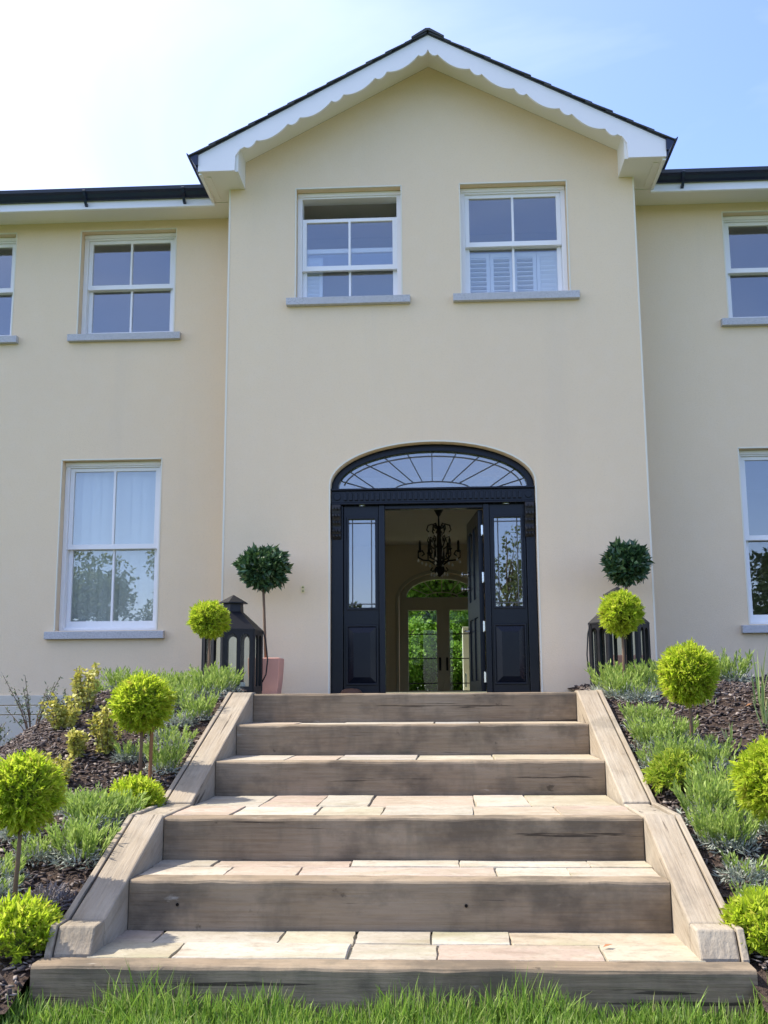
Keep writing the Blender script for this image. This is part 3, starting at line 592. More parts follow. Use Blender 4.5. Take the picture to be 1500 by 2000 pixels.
for k in range(9):
    xa = WE[0]+.095+k*.105; vs = [(xa+dx*.055, WY+.245+dx*.012+q, z) for q in (0, .003) for z in (.68, 2.30) for dx in (-1, 1)]
    MB().add(vs, [(0, 1, 3, 2), (4, 6, 7, 5), (0, 2, 6, 4), (1, 5, 7, 3), (0, 4, 5, 1), (2, 3, 7, 6)]).build('slat', 'blind', t)

# ------------------------------------------------------------------ garden steps
SX0, SX1 = -1.40, .963
YS = [7.86, 7.24, 6.58, 5.39, 4.82, 4.19]; ZS = [.006, -.2, -.4, -.6, -.8, -1.008]
steps = thing('garden_steps', (-.22, 5.5, -1.2), 'flight of timber sleeper steps with sandstone treads between sloping timber cheeks', 'steps')
tag(MB().box(-2.15, 2.02, 7.985, GY-.004, -.3, .0005).build('landing', 'sandstone', None), kind='structure')
def sleeper(x0, x1, y, z0, z1, seed):
    b = MB(); n = 26; rg = random.Random(seed); vs = []
    for i in range(n+1):
        x = x0+(x1-x0)*i/n; w1, w2, w3 = rg.uniform(-.003, .003), rg.uniform(-.003, .002), rg.uniform(-.002, .002)
        e = .011+rg.uniform(0, .006)
        vs += [(x, y+w1, z0), (x, y+w1, z1-e+w2), (x, y+e*.35+w1, z1-e*.3+w2), (x, y+e+w1, z1+w2*.6), (x, y+.118, z1+w3), (x, y+.122, z0)]
    fs = [(i*6+k, i*6+(k+1) % 6, (i+1)*6+(k+1) % 6, (i+1)*6+k) for i in range(n) for k in range(6)]+[tuple(range(6)), tuple(n*6+k for k in range(6))]
    b.add(vs, fs); return b.build('sleeper', 'oak', steps)
for i in range(6):
    if i < 5: sleeper(SX0+.004, SX1-.004, YS[i], ZS[i]-.215, ZS[i], i)
    else: sleeper(-1.585, 1.135, YS[5], -1.3, ZS[5], 9)
for x, z in ((-1.18, -.905), (.085, -.905)):
    b = MB(); b.tube([(x, 4.82-.0045, z), (x, 4.823, z)], .007, 10); b.build('hole_shade_disc', 'dark_hole', steps)  # proud dark discs stand for the shade inside bolt holes
def slab(x0, x1, y0, y1, z, seed):
    rg = random.Random(seed); g = .0035; j = lambda: rg.uniform(-.005, .005)
    c = [(x0+g+j(), y0+g+j()*.5), (x1-g+j(), y0+g+j()*.5), (x1-g+j(), y1-g+j()*.5), (x0+g+j(), y1-g+j()*.5)]
    ring = []
    for k in range(4):
        a, e = c[k], c[(k+1) % 4]
        for q in range(4):
            u = q/4; w = .004 if q else 0; ring.append((a[0]+(e[0]-a[0])*u+rg.uniform(-w, w), a[1]+(e[1]-a[1])*u+rg.uniform(-w, w)))
    m = len(ring); zt = z+rg.uniform(-.003, .003); cxx = (x0+x1)/2; cyy = (y0+y1)/2
    vs = [(x, y, z-.04) for x, y in ring]+[(x, y, zt-.006) for x, y in ring]+[(x+(cxx-x)*.012, y+(cyy-y)*.03, zt+rg.uniform(-.001, .001)) for x, y in ring]
    fs = [tuple(range(m))]+[tuple(2*m+k for k in range(m))]+[(l*m+k, l*m+(k+1) % m, (l+1)*m+(k+1) % m, (l+1)*m+k) for l in (0, 1) for k in range(m)]
    MB().add(vs, fs).build('paving_slab', 'sandstone', steps)
def tread(i, rows):
    yf, yb = YS[i]+.124, (YS[i-1]-.002); z = ZS[i]-.002; a, e = SX0+.003, SX1-.003
    if i == 5: a, e = SX0-.02, SX1+.02
    MB().box(a, e, yf, yb, z-.16, z-.014).build('mortar_bed', 'mortar', steps)
    ycur = yf; n = len(rows)
    for r, (frac, cuts) in enumerate(rows):
        y1 = yf+(yb-yf)*frac; xs_ = [0]+cuts+[1]
        for k in range(len(xs_)-1): slab(a+(e-a)*xs_[k], a+(e-a)*xs_[k+1], ycur, y1, z, i*100+r*20+k)
        ycur = y1
tread(1, [(1, [.155, .29, .565, .70])])
tread(2, [(1, [.17, .31, .52, .725])])
tread(3, [(.42, [.13, .31, .455, .655, .84]), (1, [.16, .295, .415, .665, .79])])
tread(4, [(.56, [.165, .305, .69, .83]), (1, [.12, .40, .62, .88])])
tread(5, [(.52, [.14, .43, .575, .845]), (1, [.08, .30, .43, .565, .70])])
# cheeks: timber bearers with a thin edging board outside
for s, xi in ((-1, SX0), (1, SX1)):
    w_ = .145
    def prism(name, prof, xa, xb, m, bv): 
        x0, x1 = sorted((xa, xb)); b = MB(); b.yz(prof, x0, x1); b.build(name, m, steps, bevel=bv)
    xo = xi+s*w_
    up = .018
    prism('cheek_timber', [(7.98, up), (7.84, up), (5.985, -.60+up), (5.985, -1.0), (7.98, -.35)], xi, xo, 'oak_slope', .008)
    prism('cheek_timber', [(5.98, -.592), (5.40, -.592), (5.40, -1.1), (5.98, -1.05)], xi, xo-s*.006, 'oak_slope', .008)
    prism('cheek_timber', [(5.395, -.60+up), (4.50, -.905), (4.50, -1.25), (5.395, -1.15)], xi, xo, 'oak_slope', .008)
    prism('cheek_timber', [(4.495, -.905), (4.38, -.905), (4.325, -1.0), (4.325, -1.25), (4.495, -1.25)], xi, xo+s*.004, 'oak_slope', .008)
    xa, xb = xo+s*.008, xo+s*.035
    prism('edging_board', [(7.98, .022), (7.84, .022), (5.96, -.592), (5.96, -.8), (7.98, -.2)], xa, xb, 'oak_slope', .004)
    prism('edging_board', [(5.955, -.585), (5.40, -.585), (5.40, -.8), (5.955, -.8)], xa, xb, 'oak_slope', .004)
    prism('edging_board', [(5.395, -.585), (4.50, -.90), (4.37, -.90), (4.31, -1.0), (4.31, -1.2), (5.395, -.9)], xa, xb, 'oak_slope', .004)

# ------------------------------------------------------------------ lanterns, pots, doorbell
def lantern(loc, rz, h, label, spread=.25):
    t = thing('lantern', loc, label, 'lantern', 'black metal lanterns beside the entrance'); t.rotation_euler.z = rz
    Rr = spread; zb = .47*h/.78; n = 6
    cor = [(Rr*math.cos(math.pi*k/3), Rr*math.sin(math.pi*k/3)) for k in range(n)]
    o = Vector(loc)
    def P(x, y, z): return (o.x+x, o.y+y, o.z+z)
    b = MB(); b.lathe([(Rr*1.04, 0), (Rr*1.04, .03), (Rr*.98, .035)], o, 6); b.build('base', 'iron', t)
    for k in range(n):
        x0, y0 = cor[k]; x1, y1 = cor[(k+1) % n]; d = Vector((x1-x0, y1-y0, 0)); L_ = d.length; d.normalize(); nn = Vector((d.y, -d.x, 0))
        hw = L_/2
        a0, a1, a2, a3 = .030, hw-.014, hw+.014, L_-.030
        def op(u0, u1):
            m = (u0+u1)/2; a = (u1-u0)/2
            return [(u0, .07), (u1, .07)]+[(m+a*math.cos(q*math.pi/8), zb-.075+.045*math.sin(q*math.pi/8)) for q in range(9)]
        b = MB(); b.poly([(.0, .031), (L_, .031), (L_, zb), (.0, zb)], [op(a0, a1), op(a2, a3)], -.009, .009, lambda a, c, e: P(x0+d.x*a+nn.x*e, y0+d.y*a+nn.y*e, c)); b.build('side_frame', 'iron', t)
        b = MB(); b.tube([P(x0, y0, .03), P(x0, y0, zb)], .013, 6); b.build('post', 'iron', t)
        gx0, gy0, gx1, gy1 = x0*.97, y0*.97, x1*.97, y1*.97
        MB().add([P(gx0, gy0, .05), P(gx1, gy1, .05), P(gx1, gy1, zb-.01), P(gx0, gy0, zb-.01)], [(0, 1, 2, 3)]).build('pane', 'clear_glass', t)
    b = MB(); b.lathe([(Rr*1.06, zb), (Rr*1.06, zb+.012), (Rr*.36, zb+.165), (Rr*.36, zb+.17), (Rr*.34, zb+.235), (Rr*.50, zb+.236), (Rr*.5, zb+.245), (.006, zb+.31)], o, 6); b.build('lid', 'iron', t)
    for px, py, ph in ((-.06, .03, .13), (.07, -.02, .10)):
        b = MB(); b.lathe([(.04, .036), (.04, ph), (.03, ph+.006), (.004, ph)], (o.x+px, o.y+py, o.z), 14); b.build('candle', 'wax', t)
    sx = 1 if loc[0] < 0 else -1
    b = MB(); b.tube([(o.x+sx*(Rr*1.02), o.y-.03, o.z+zb+.005), (o.x+sx*(Rr*1.10), o.y-.05, o.z+zb-.08), (o.x+sx*(Rr*1.16), o.y-.06, o.z+zb*.55), (o.x+sx*(Rr*1.12), o.y-.05, o.z+zb*.32), (o.x+sx*(Rr*1.0), o.y-.04, o.z+zb*.2)], .006, 6); b.build('handle', 'iron', t, smooth=True)
    return t
lantern((-1.775, 8.95, .0), .42, .88, 'tall black metal lantern with lid standing in front of the square pink pot')
lantern((1.45, 8.85, .0), 0.0, .92, 'black metal lantern half hidden behind a golden cypress ball, no bell beside it', .238)
def bay_tree(loc, r, zc, lean, n, label, flat):
    t = thing('bay_tree', loc, label, 'bay tree', 'clipped bay trees in square pots')
    s = .15; p = Vector(loc)
    def ring(h, z):
        return [(p.x+h*c*.001*1000, p.y+h*e*.001*1000, p.z+z) for c, e in ((-1, -1), (1, -1), (1, 1), (-1, 1))]
    b = MB(); vs = []
    for k in range(9):
        u = k/8; vs += ring(.118+.022*math.sin(u*1.6), .32*u)
    vs += ring(.124, .32)+ring(.118, .285); nn = 11
    b.add(vs, [(0, 1, 2, 3)]+[(l*4+k, l*4+(k+1) % 4, (l+1)*4+(k+1) % 4, (l+1)*4+k) for l in range(nn-1) for k in range(4)]+[tuple((nn-1)*4+k for k in range(4))]); b.build('pot', 'terracotta', t, bevel=.008)
    b = MB(); b.tube([(p.x, p.y, p.z+.27), (p.x+lean*.35, p.y, p.z+.5), (p.x+lean*.6, p.y+.01, p.z+.7), (p.x+lean, p.y, p.z+zc-.05)], [.014, .013, .012, .012], 8); b.build('trunk', 'stem', t, smooth=True)
    D = unit(rng.normal(size=(n, 3))); rad = r*(.45+.55*rng.random(n)**.45); D2 = D*np.array([1, 1, flat]); lump = 1+.10*np.sin(D[:, 0]*7+D[:, 2]*5)+.07*np.sin(D[:, 1]*9-D[:, 0]*6)
    Pp = D2*rad[:, None]*lump[:, None]+np.array([lean, 0, zc])
    V, F = leaves(Pp, D+rng.normal(size=(n, 3))*.75+np.array([0, 0, .25]), .045+.05*rng.random(n)**1.5, .026+.016*rng.random(n), .16, -.1)
    link('crown', fast_mesh('crown', V, F), 'bay', t)
    return t
bay_tree((-1.565, 9.42, .0), .20, 1.12, -.04, 1900, 'dark green clipped bay ball on a thin trunk beside the doorbell', .82)
bay_tree((1.60, 9.42, .0), .172, 1.12, .03, 1800, 'dark green squarish clipped bay standing behind a golden cypress ball and a lantern', .95)
db = thing('doorbell', (-1.29, GY, .94), 'small brass double doorbell push on the cream wall', 'doorbell')
for z in (.985, .95):
    b = MB(); b.tube([(-1.29, GY-.001, z), (-1.29, GY-.010, z)], .016, 14); b.build('plate', 'brass', db)
    b = MB(); b.tube([(-1.29, GY-.0105, z), (-1.29, GY-.015, z)], .007, 10); b.build('button', 'dark_hole', db)
b = MB(); b.lathe([(.10, 0), (.10, .012), (.085, .035), (.05, .048), (.003, .052)], (-.83, 9.68, .001), 20); tag(b.build('rolled_mat', 'boot_brown', None, smooth=True), 'low rounded brown mat roll on the landing before a black sidelight', 'mat')

# ------------------------------------------------------------------ planting
def cypress_mesh(n, r, spread=.5, ln=.072, low=-1, zs=1.0):
    D = unit(rng.normal(size=(int(n*1.3), 3))); D = D[D[:, 2] > low][:n]; n = len(D)
    rad = r*(.72+.26*rng.random(n)**.6); lump = 1+.055*np.sin(D[:, 0]*7+3*D[:, 2]+n)+.05*np.sin(D[:, 1]*9-6*D[:, 2])
    P0 = D*(rad*lump)[:, None]*np.array([1, 1, zs]); parts = []
    A = unit(D+rng.normal(size=(n, 3))*spread+np.array([0, 0, .22])); L0 = ln*(.5+.95*rng.random(n)**1.6)
    S = unit(np.cross(A, rng.normal(size=(n, 3))))
    for u, sg, f in ((0, 0, 1), (.15, 1, .55), (.3, -1, .5), (.5, 1, .42), (.62, -1, .36)):
        parts.append(leaves(P0+A*(L0*u)[:, None], A+S*sg*.9+rng.normal(size=(n, 3))*.12, L0*f, L0*f*.22+.003, .1))
    return join(parts)
cyp = [fast_mesh('foliage', *cypress_mesh(2600, .205)) for _ in range(2)]
cypd = fast_mesh('foliage', *cypress_mesh(2300, .205, .6))
bush = fast_mesh('foliage', *cypress_mesh(1300, .16, .6, .065, -.15, .95))
bushd = fast_mesh('foliage', *cypress_mesh(1300, .16, .6, .065, -.15, .95))
for m_ in cyp: m_.materials.append(M['cypress'])
cypd.materials.append(M['cypress_dull']); bush.materials.append(M['cypress']); bushd.materials.append(M['cypress_dull'])
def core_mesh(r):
    bm = bmesh.new(); bmesh.ops.create_icosphere(bm, subdivisions=3, radius=r); me = bpy.data.meshes.new('twig_shade_core'); bm.to_mesh(me); bm.free(); me.materials.append(M['cypress_core']); return me
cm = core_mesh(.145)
def lollipop(x, y, hc, r, label, k=0, stake=False, dull=False, lean=0):
    z = bed_z(x, y)-.01; t = thing('golden_cypress', (x, y, z), label, 'topiary tree', 'golden cypress balls on stems')
    o = link('crown', cypd if dull else cyp[k % 2], None, t); s = r/.245; o.location = (lean, 0, hc); o.scale = (s*(1+.05*math.sin(9*x)), s*(1+.05*math.cos(7*y)), s*(.96+.04*math.sin(5*x+y))); o.rotation_euler = (.25*math.sin(6*y), .25*math.cos(8*x), k*1.7+x)
    o = link('twig_shade_core', cm, None, t); o.location = (lean, 0, hc); o.scale = (s,)*3
    b = MB(); b.tube([(x, y, z-.03), (x+lean*.4+.004, y, z+hc*.5), (x+lean, y, z+hc)], [.011, .010, .009], 8); b.build('trunk', 'stem', t, smooth=True)
    if stake: b = MB(); b.tube([(x+.055, y+.02, z-.05), (x+.06, y+.02, z+hc-.05)], .011, 8); b.build('stake', 'stake', t)
    return t
def low_bush(x, y, r, label, dull=False, dz=.0):
    z = bed_z(x, y); t = thing('low_cypress', (x, y, z), label, 'bush', 'low golden cypress bushes'); o = link('foliage', bushd if dull else bush, None, t); s = r/.18; o.scale = (s,)*3; o.location.z = .02+dz; o.rotation_euler.z = x*3
    o = link('twig_shade_core', cm, None, t); s2 = s*.66; o.scale = (s2, s2, s2*.8); o.location.z = .02+dz
lollipop(-1.86, 4.68, .53, .168, 'golden cypress ball on a stem at the foot of the euonymus bank', 0, lean=.02)
lollipop(-1.80, 6.35, .475, .182, 'golden cypress ball tied to a brown stake on the euonymus bank', 1, stake=True)
lollipop(-1.79, 8.1, .60, .152, 'small golden cypress ball in front of the tall lantern by the pink pot', 0)
lollipop(1.35, 8.1, .63, .17, 'golden cypress ball rising in front of the lantern below the squarish bay', 1)
lollipop(1.50, 6.67, .515, .188, 'big golden cypress ball on a bare stem amid lavender beside bare mulch', 0)
lollipop(1.49, 5.0, .46, .185, 'golden cypress ball low on the lavender bank, no stake', 1)
low_bush(-1.73, 4.42, .165, 'low spreading golden bush at the base of a cypress stem near the bottom step')
low_bush(-1.69, 5.9, .145, 'low golden bush against the level cheek timber below a staked cypress')
low_bush(1.30, 6.2, .155, 'low golden bush between lavender clumps below a bare cypress stem', dull=True, dz=.03)
low_bush(1.27, 4.5, .17, 'low golden bush beside the bottom end of the cheek on the lavender bank')
# lavender
def lavender_proto(seed, n, grey, tall):
    g = np.random.default_rng(seed); parts = []
    ang = g.random(n)*6.283; rad = .105*np.sqrt(g.random(n)); B = np.stack([rad*np.cos(ang), rad*np.sin(ang), .03+.03*g.random(n)], 1)
    D = unit(np.stack([B[:, 0]*5, B[:, 1]*5, np.ones(n)], 1)+g.normal(size=(n, 3))*.12); ln = (.08+.10*g.random(n))*tall
    parts.append(blades(B, D, ln, .006, g.normal(size=n)*.06))
    for k in range(9):
        u = .18+.8*k/9; S = unit(g.normal(size=(n, 3))); parts.append(leaves(B+D*(ln*u)[:, None], D*1.4+S*.75, .030+.02*g.random(n), .0115, .15))
    V, F = join(parts); gm = fast_mesh('shoots', V, F); gm.materials.append(M['lavender'])
    m = grey; D = unit(g.normal(size=(m, 3))); D[:, 2] = np.abs(D[:, 2]); P = D*(.05+.085*g.random(m)[:, None])*np.array([1.15, 1.15, .75])
    V, F = leaves(P, D+g.normal(size=(m, 3))*.7, .032+.025*g.random(m), .009, .15); hm = fast_mesh('old_foliage', V, F); hm.materials.append(M['lavender_grey'])
    return gm, hm
LV = [lavender_proto(s, n, gr, t_) for s, n, gr, t_ in ((1, 55, 420, 1.0), (2, 64, 360, 1.15), (3, 38, 520, .85), (4, 14, 700, .7))]
bpy.data.materials['lavender_dry']
dry = LV[3][1].copy(); dry.materials.clear(); dry.materials.append(M['lavender_dry'])
def lavender(x, y, k, s, label, group, isdry=False):
    s *= .86
    if 0 < x < 1.33: x += .055
    if -1.73 < x < 0: x -= .045
    look = ('leafy green ', 'full upright bright green ', 'short grey green ', 'silvery grey ')[k]
    if not isdry and label.split()[0] in ('green', 'fresh', 'tall', 'sparse'): label = look+label[label.index('lavender'):]
    t = thing('lavender', (x, y, bed_z(x, y)-.005), label, 'lavender', group); t.rotation_euler.z = x*11+y*7; t.scale = (s, s, s*rnd.uniform(.9, 1.1))
    if not isdry: link('shoots', LV[k][0], None, t)
    if not isdry and k == 3: t.children[0]['kind'] = 'stuff'
    link('old_foliage', dry if isdry else LV[k][1], None, t)
A = 'fresh green lavender clump along the house wall on the euonymus bank'
for x, y, k, s in ((-2.88, 8.75, 1, 1.05), (-2.68, 8.8, 0, 1.15), (-2.52, 8.65, 1, 1.0), (-2.36, 8.8, 2, 1.1), (-2.14, 8.5, 0, 1.0), (-2.2, 8.2, 1, .95)): lavender(x, y, k, s, A, 'lavender by the wall, euonymus bank')
A = 'green lavender clump below the tall lantern by the cheek top'
for x, y, k, s in ((-2.0, 8.3, 0, 1.1), (-1.83, 8.45, 1, 1.25), (-1.68, 8.3, 0, 1.15), (-1.9, 8.0, 2, 1.0), (-1.7, 8.0, 1, 1.05), (-1.97, 7.75, 1, .95)): lavender(x, y, k, s, A, 'lavender under the tall lantern')
A = 'green lavender clump beside the upper cheek on the euonymus bank'
for x, y, k, s in ((-1.68, 7.5, 1, 1.0), (-1.84, 7.4, 3, 1.0), (-1.70, 7.0, 2, .95), (-1.66, 6.55, 1, .95), (-1.98, 6.75, 2, .9), (-1.86, 7.1, 3, .9)): lavender(x, y, k, s, A, 'lavender by the upper cheek, euonymus bank')
A = 'tall green lavender clump beside the lower cheek on the euonymus bank'
for x, y, k, s in ((-1.72, 5.42, 1, 1.1), (-1.83, 5.55, 0, 1.05), (-1.64, 5.6, 0, 1.0), (-1.95, 5.7, 2, .95), (-1.67, 5.12, 1, 1.1), (-1.78, 5.2, 0, 1.0)): lavender(x, y, k, s, A, 'lavender by the lower cheek, euonymus bank')
A = 'sparse greyish lavender clump in mulch behind the lowest cypress stem'
for x, y, k, s in ((-1.95, 5.15, 2, .85), (-2.05, 4.98, 2, .95), (-2.12, 5.35, 3, .9), (-2.0, 4.85, 3, .9)): lavender(x, y, k, s, A, 'sparse lavender behind the lowest cypress')
lavender(-1.69, 4.76, 3, .95, 'dry grey leafless lavender clump near the bottom of the cheek', 'dry lavender', True)
A = 'green lavender clump below the lantern by the squarish bay'
for x, y, k, s in ((1.22, 8.35, 1, 1.2), (1.38, 8.4, 0, 1.2), (1.55, 8.35, 1, 1.15), (1.72, 8.5, 0, 1.1), (1.25, 7.95, 0, 1.1), (1.42, 7.85, 3, 1.0), (1.66, 8.1, 2, 1.05)): lavender(x, y, k, s, A, 'lavender under the lantern, iris bank')
A = 'green lavender clump beside the upper cheek on the bank with iris shoots'
for x, y, k, s in ((1.25, 7.25, 0, 1.0), (1.40, 7.3, 2, .95), (1.24, 6.85, 1, 1.05), (1.38, 6.9, 0, 1.05), (1.52, 7.05, 2, .9), (1.60, 6.8, 3, .9), (1.20, 6.55, 2, .9), (1.36, 6.55, 1, .9), (1.57, 6.45, 1, .95)): lavender(x, y, k, s, A, 'lavender by the upper cheek, iris bank')
A = 'tall green lavender clump beside the lower cheek on the bank with iris shoots'
for x, y, k, s in ((1.47, 5.95, 1, 1.15), (1.26, 5.62, 0, 1.1), (1.40, 5.65, 1, 1.15), (1.24, 5.32, 1, 1.0), (1.56, 5.75, 0, 1.0), (1.35, 5.28, 0, 1.0), (1.28, 5.02, 3, 1.0), (1.58, 5.42, 1, 1.0)): lavender(x, y, k, s, A, 'lavender by the lower cheek, iris bank')
A = 'sparse greyish lavender clump above the low golden bush, iris bank'
for x, y, k, s in ((1.25, 4.8, 2, .7), (1.4, 4.75, 3, .9), (1.36, 4.62, 2, .75)): lavender(x, y, k, s, A, 'sparse lavender, iris bank')
lavender(2.30, 8.75, 1, 1.35, 'round green lavender clump alone against the wall beyond bare mulch', 'lavender by the wall, iris bank')
lavender(2.12, 8.8, 0, 1.2, 'green lavender clump half hidden behind the big cypress ball', 'lavender by the wall, iris bank')
# golden euonymus
def euonymus(x, y, s, h, label):
    t = thing('golden_euonymus', (x, y, bed_z(x, y)-.01), label, 'shrub', 'variegated golden euonymus'); g = rng; st = []; parts = []; o = Vector(t.location)
    b = MB()
    s *= 1.25; h *= 1.15
    for k in range(17):
        a = g.random()*6.28; rr = s*.75*math.sqrt(g.random()); hh = h*(.55+.5*g.random()); top = np.array([rr*math.cos(a), rr*math.sin(a), hh]); ba = top*np.array([.45, .45, 0])
        b.tube([o+Vector(ba), o+Vector((ba+top)/2+g.normal(size=3)*.008), o+Vector(top)], [.003, .0025, .002], 5)
        m = 46; u = g.random(m)[:, None]**.8; P = ba+(top-ba)*u; D = unit(g.normal(size=(m, 3))*np.array([1, 1, .55])+np.array([0, 0, .25])); parts.append(leaves(P, D, .026+.018*g.random(m), .017+.008*g.random(m), .12))
    b.build('stems', 'stem', t); V, F = join(parts); link('foliage', fast_mesh('foliage', V, F), 'euonymus', t)
for x, y, s, h, lb in ((-2.62, 7.75, .13, .30, 'tallest golden euonymus, standing at the top of the mulch slope'), (-2.62, 7.3, .15, .20, 'broad golden euonymus just below the tallest one'), (-2.16, 6.85, .14, .27, 'golden euonymus bush behind the staked cypress stem'), (-2.14, 7.35, .11, .24, 'golden euonymus peeping out behind the staked cypress ball'),
        (-2.32, 6.75, .07, .15, 'small thin golden euonymus between two bigger ones'), (-2.3, 6.3, .10, .17, 'golden euonymus low on the slope behind the lowest cypress ball')): euonymus(x, y, s, h, lb)
# loose shrubs by the plinth
def shrub(x, y, s, h, label, nst=14):
    t = thing('leafy_shrub', (x, y, bed_z(x, y)-.02), label, 'shrub'); o = Vector(t.location); b = MB(); parts = []
    for k in range(nst):
        a = rng.random()*6.28; top = np.array([s*math.cos(a)*rng.random()**.5, s*math.sin(a)*rng.random()**.5, h*(.5+.5*rng.random())]); mid = top*np.array([.35, .35, .5])
        b.tube([o, o+Vector(mid), o+Vector(top)], [.006, .004, .002], 5); m = 26; u = (.25+.75*rng.random(m))[:, None]; P = mid+(top-mid)*(u*1.3-.3)
        parts.append(leaves(P+rng.normal(size=(m, 3))*.012, unit(rng.normal(size=(m, 3))+np.array([0, 0, .3])), .022+.02*rng.random(m), .012, .15))
    b.build('stems', 'stem', t); V, F = join(parts); link('foliage', fast_mesh('foliage', V, F), 'shrub_leaf', t)
shrub(-3.45, 8.9, .30, .62, 'loose grey green shrub with bare stems before the moulded plinth')
shrub(-3.15, 8.9, .26, .30, 'low pale green shrub spreading over the falling edge of the mulch')
shrub(-3.55, 8.2, .3, .35, 'low bushy green shrub where the mulch slope meets the lawn', 20)
# iris shoots
def iris(x, y, h, n, label):
    t = thing('iris', (x, y, bed_z(x, y)-.01), label, 'iris', 'iris shoots in the mulch'); B = rng.normal(size=(n, 3))*np.array([.02, .02, 0])
    V, F = blades(B, rng.normal(size=(n, 3))*.13+np.array([0, 0, 1]), h*(.55+.5*rng.random(n)), .013, rng.normal(size=n)*.14); link('leaves', fast_mesh('leaves', V, F), 'iris', t)
iris(2.2, 7.6, .42, 9, 'tall iris shoots standing in bare mulch near the window'); iris(2.1, 7.2, .26, 9, 'medium iris shoots low in the mulch behind the cypress'); iris(1.88, 7.75, .09, 5, 'tiny iris shoots just behind the big cypress ball'); iris(1.82, 7.0, .15, 6, 'short broad iris shoots beside the lavender edge')
iris(2.45, 7.9, .2, 6, 'iris shoots partly dried beyond the tall ones')
def litter(name, x, y, z, m, label, ln):
    V, F = leaves(np.array([[0, 0, .004]]), np.array([[1, .4, .06]]), ln, ln*.6, .28, .12, side=np.array([[0, .05, 1.0]])); t = tag(link(name, fast_mesh(name, V, F), m), label, 'leaf'); t.location = (x, y, z)
litter('fallen_leaf', 2.08, 7.55, bed_z(2.08, 7.55)+.03, 'stake', 'orange brown curled leaf lying on the bark mulch', .09)
litter('dead_leaf', .62, 4.50, -1.004, 'dry_leaf', 'crumpled russet leaf lying on the lowest stone tread', .045)
# bark mulch chips
def chips(name, x0, x1, n):
    x = x0+(x1-x0)*rng.random(n); y = 4.03+6.2*rng.random(n)**1.15; z = np.array([bed_z(a, c) for a, c in zip(x, y)])+.006+.014*rng.random(n)
    a = unit(rng.normal(size=(n, 3))*np.array([1, 1, .35])); c = unit(np.cross(a, rng.normal(size=(n, 3))*.35+np.array([0, 0, 1]))); d = np.cross(a, c)
    l = (.008+.022*rng.random(n)**1.8)[:, None]*a; w_ = (.004+.006*rng.random(n))[:, None]*c; h = (.0015+.002*rng.random(n))[:, None]*d; P = np.stack([x, y, z], 1); V = []
    for sz in (-1, 1):
        for sx, sy in ((-1, -1), (1, -1), (1, 1), (-1, 1)): V.append(P+sx*l*(1 if sy > 0 else .8)+sy*w_+sz*h)
    V = np.stack(V, 1).reshape(-1, 3); k = np.arange(n)[:, None]*8
    F = np.concatenate([k+q for q in ([0, 3, 2, 1], [4, 5, 6, 7], [0, 1, 5, 4], [1, 2, 6, 5], [2, 3, 7, 6], [3, 0, 4, 7])])
    tag(link(name, fast_mesh(name, V, F), 'bark'), 'dark brown bark chip mulch covering the sloping bed', 'mulch', kind='stuff')
chips('bark_mulch', -4.4, -1.6, 20000); chips('bark_mulch', 1.17, 4.4, 20000)
# grass
def grass(name, x0, x1, y0, y1, n, hh):
    x = x0+(x1-x0)*rng.random(n); y = y0+(y1-y0)*rng.random(n); z = np.array([lawn_z(a, c) for a, c in zip(x, y)])-.004
    tuft = .75+.25*np.sin(x*5.3+1.7*y)+.2*np.sin(x*13+y*7); ln = hh*(.45+.75*rng.random(n))*tuft.clip(.45, 1.3)
    return blades(np.stack([x, y, z], 1), rng.normal(size=(n, 3))*.28+np.array([0, 0, 1]), ln, .0035+.002*rng.random(n), rng.normal(size=n)*.3)
V, F = join([grass('', -2.4, 2.2, 3.2, 4.17, 34000, .085), grass('', -5.5, -2.4, 2.6, 4.0, 9000, .08), grass('', 2.2, 5.5, 2.6, 4.0, 9000, .08), grass('', -3, 3, 1.6, 3.2, 14000, .07), grass('', -1.7, 1.3, 4.06, 4.18, 2600, .15)])
tag(link('lawn_grass', fast_mesh('lawn_grass', V, F), 'grass'), 'long fresh green grass in front of the bottom step', 'grass', kind='stuff')
# trees
def tree(loc, h, r, zlow, leafm, nl, size, label, seed, lumps=46, group=None, tall=None, name='garden_tree'):
    g = np.random.default_rng(seed); t = thing(name, loc, label, 'tree', group); o = Vector(loc); b = MB(); cz = (h+zlow)/2; rz = (h-zlow)/2
    b.tube([o+Vector((0, 0, -.3)), o+Vector((.08, .05, h*.3)), o+Vector((-.05, .1, h*.6)), o+Vector((0, 0, h*.88))], [.045*r+.06, .036*r+.045, .022*r+.02, .01], 9)
    Dl = unit(g.normal(size=(lumps, 3))); cen = Dl*(.35+.6*g.random(lumps)[:, None]**.6)*np.array([r, r, rz])*.86+np.array([0, 0, cz]); lr = r*(.20+.14*g.random(lumps))*(46/lumps)**.25; parts = []
    for k in range(lumps):
        if k % 2 == 0: zz = min(cen[k][2]*.75, h*.8); b.tube([o+Vector((0, 0, zz)), o+Vector((cen[k]+np.array([0, 0, zz]))/2), o+Vector(cen[k])], [.018*r+.02, .012*r+.01, .006], 6)
        m = nl//lumps; D = unit(g.normal(size=(m, 3))+np.array([0, 0, .35])); P = cen[k]+D*(lr[k]*(.55+.5*g.random(m)**.5))[:, None]*np.array([1.1, 1.1, .8])
        parts.append(leaves(P, unit(D*.5+g.normal(size=(m, 3))*.6+np.array([0, 0, -.15])), size*(.7+.6*g.random(m)), size*.62, .12, -.15))
    b.build('trunk', 'bark_trunk', t, smooth=True); V, F = join(parts); link('crown', fast_mesh('crown', V, F), leafm, t); return t
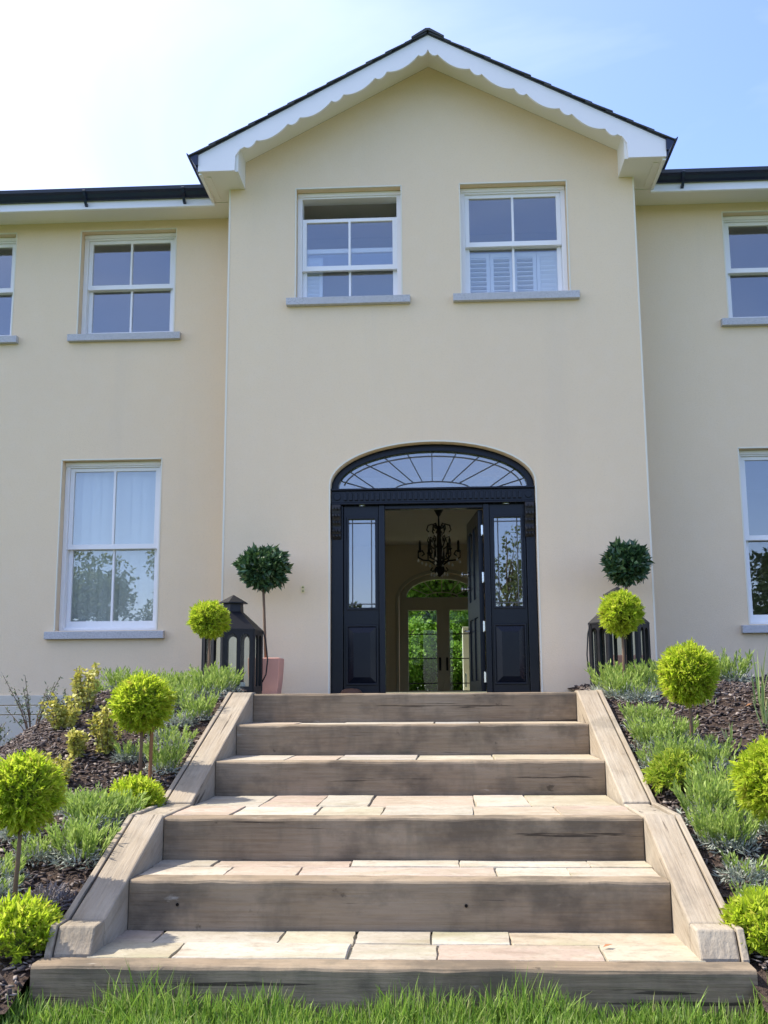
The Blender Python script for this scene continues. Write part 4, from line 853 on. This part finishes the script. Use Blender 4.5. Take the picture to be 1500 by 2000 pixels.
tree((.2, 26.5, -.15), 7.0, 2.7, -.5, 'tree_leaf', 52000, .13, 'bright green leafy tree filling the view through the french doors', 11, 190)
for x, y, h, r, sd, lb in ((-1.0, 24.4, 1.9, 1.1, 31, 'bright leafy shrub low outside the french doors, nearer their hinge side'), (.45, 24.9, 2.1, 1.2, 32, 'bright leafy shrub low outside the meeting of the french doors'), (2.3, 24.7, 1.8, 1.1, 33, 'leafy shrub behind the white panel outside')):
    tree((x, y, -.15), h, r, -.35, 'tree_leaf', 16000, .085, lb, sd, 90, 'shrubs behind the house', name='garden_shrub')
tree((-3.6, 29.5, -.15), 9.5, 3.4, .2, 'tree_leaf', 14000, .2, 'leafy tree standing beyond the bright green one behind the house', 12, 60)
tree((4.2, 31, -.15), 10, 3.8, .2, 'tree_dark', 14000, .2, 'darker green tree behind the house', 13, 60)
tree((.2, 33, -.2), 12, 4.5, .3, 'tree_dark', 14000, .24, 'tall dark tree rising furthest behind the house', 14, 60)
GZ = -1.80
for (x, y, h, r, zl, mt, nl, sz, lb, sd) in ((17.5, -30, 10.6, 4.2, .6, 'tree_dark', 12000, .26, 'dark dense tree mirrored in a ground floor window', 21), (-18.5, -30, 9.4, 3.8, .6, 'tree_pale', 11000, .24, 'rounded tree mirrored at the edge of a ground floor window', 22),
    (-13.6, -31, 10.6, 1.7, 2.5, 'tree_pale', 2600, .2, 'slender airy tree mirrored in a ground floor window', 23), (3.2, -31, 10.4, 2.2, 2.0, 'tree_pale', 3400, .2, 'airy tree mirrored in the sidelight next to the open door', 24), (-4.9, -31, 6.6, 2.0, .5, 'tree_dark', 6000, .22, 'small round tree mirrored in the sidelight nearer the doorbell', 25),
    (-9.5, -36, 7.6, 3.4, .4, 'tree_pale', 8000, .25, 'broad low tree at the far side of the lawn', 26), (10, -37, 7.8, 3.4, .4, 'tree_dark', 8000, .25, 'bushy dark tree at the far side of the lawn', 27), (25, -36, 11, 4.5, .6, 'tree_dark', 9000, .28, 'large dark tree at a corner of the lawn', 28), (-26, -36, 10.5, 4.5, .6, 'tree_pale', 9000, .28, 'large pale tree at a corner of the lawn', 29)):
    tree((x, y, GZ), h, r, zl, mt, nl, sz, lb, sd, 40, 'trees across the lawn')

# lift everything so that the lawn, not the eye, is near zero
for o in bpy.data.objects:
    if o.parent is None: o.location.z += BASE
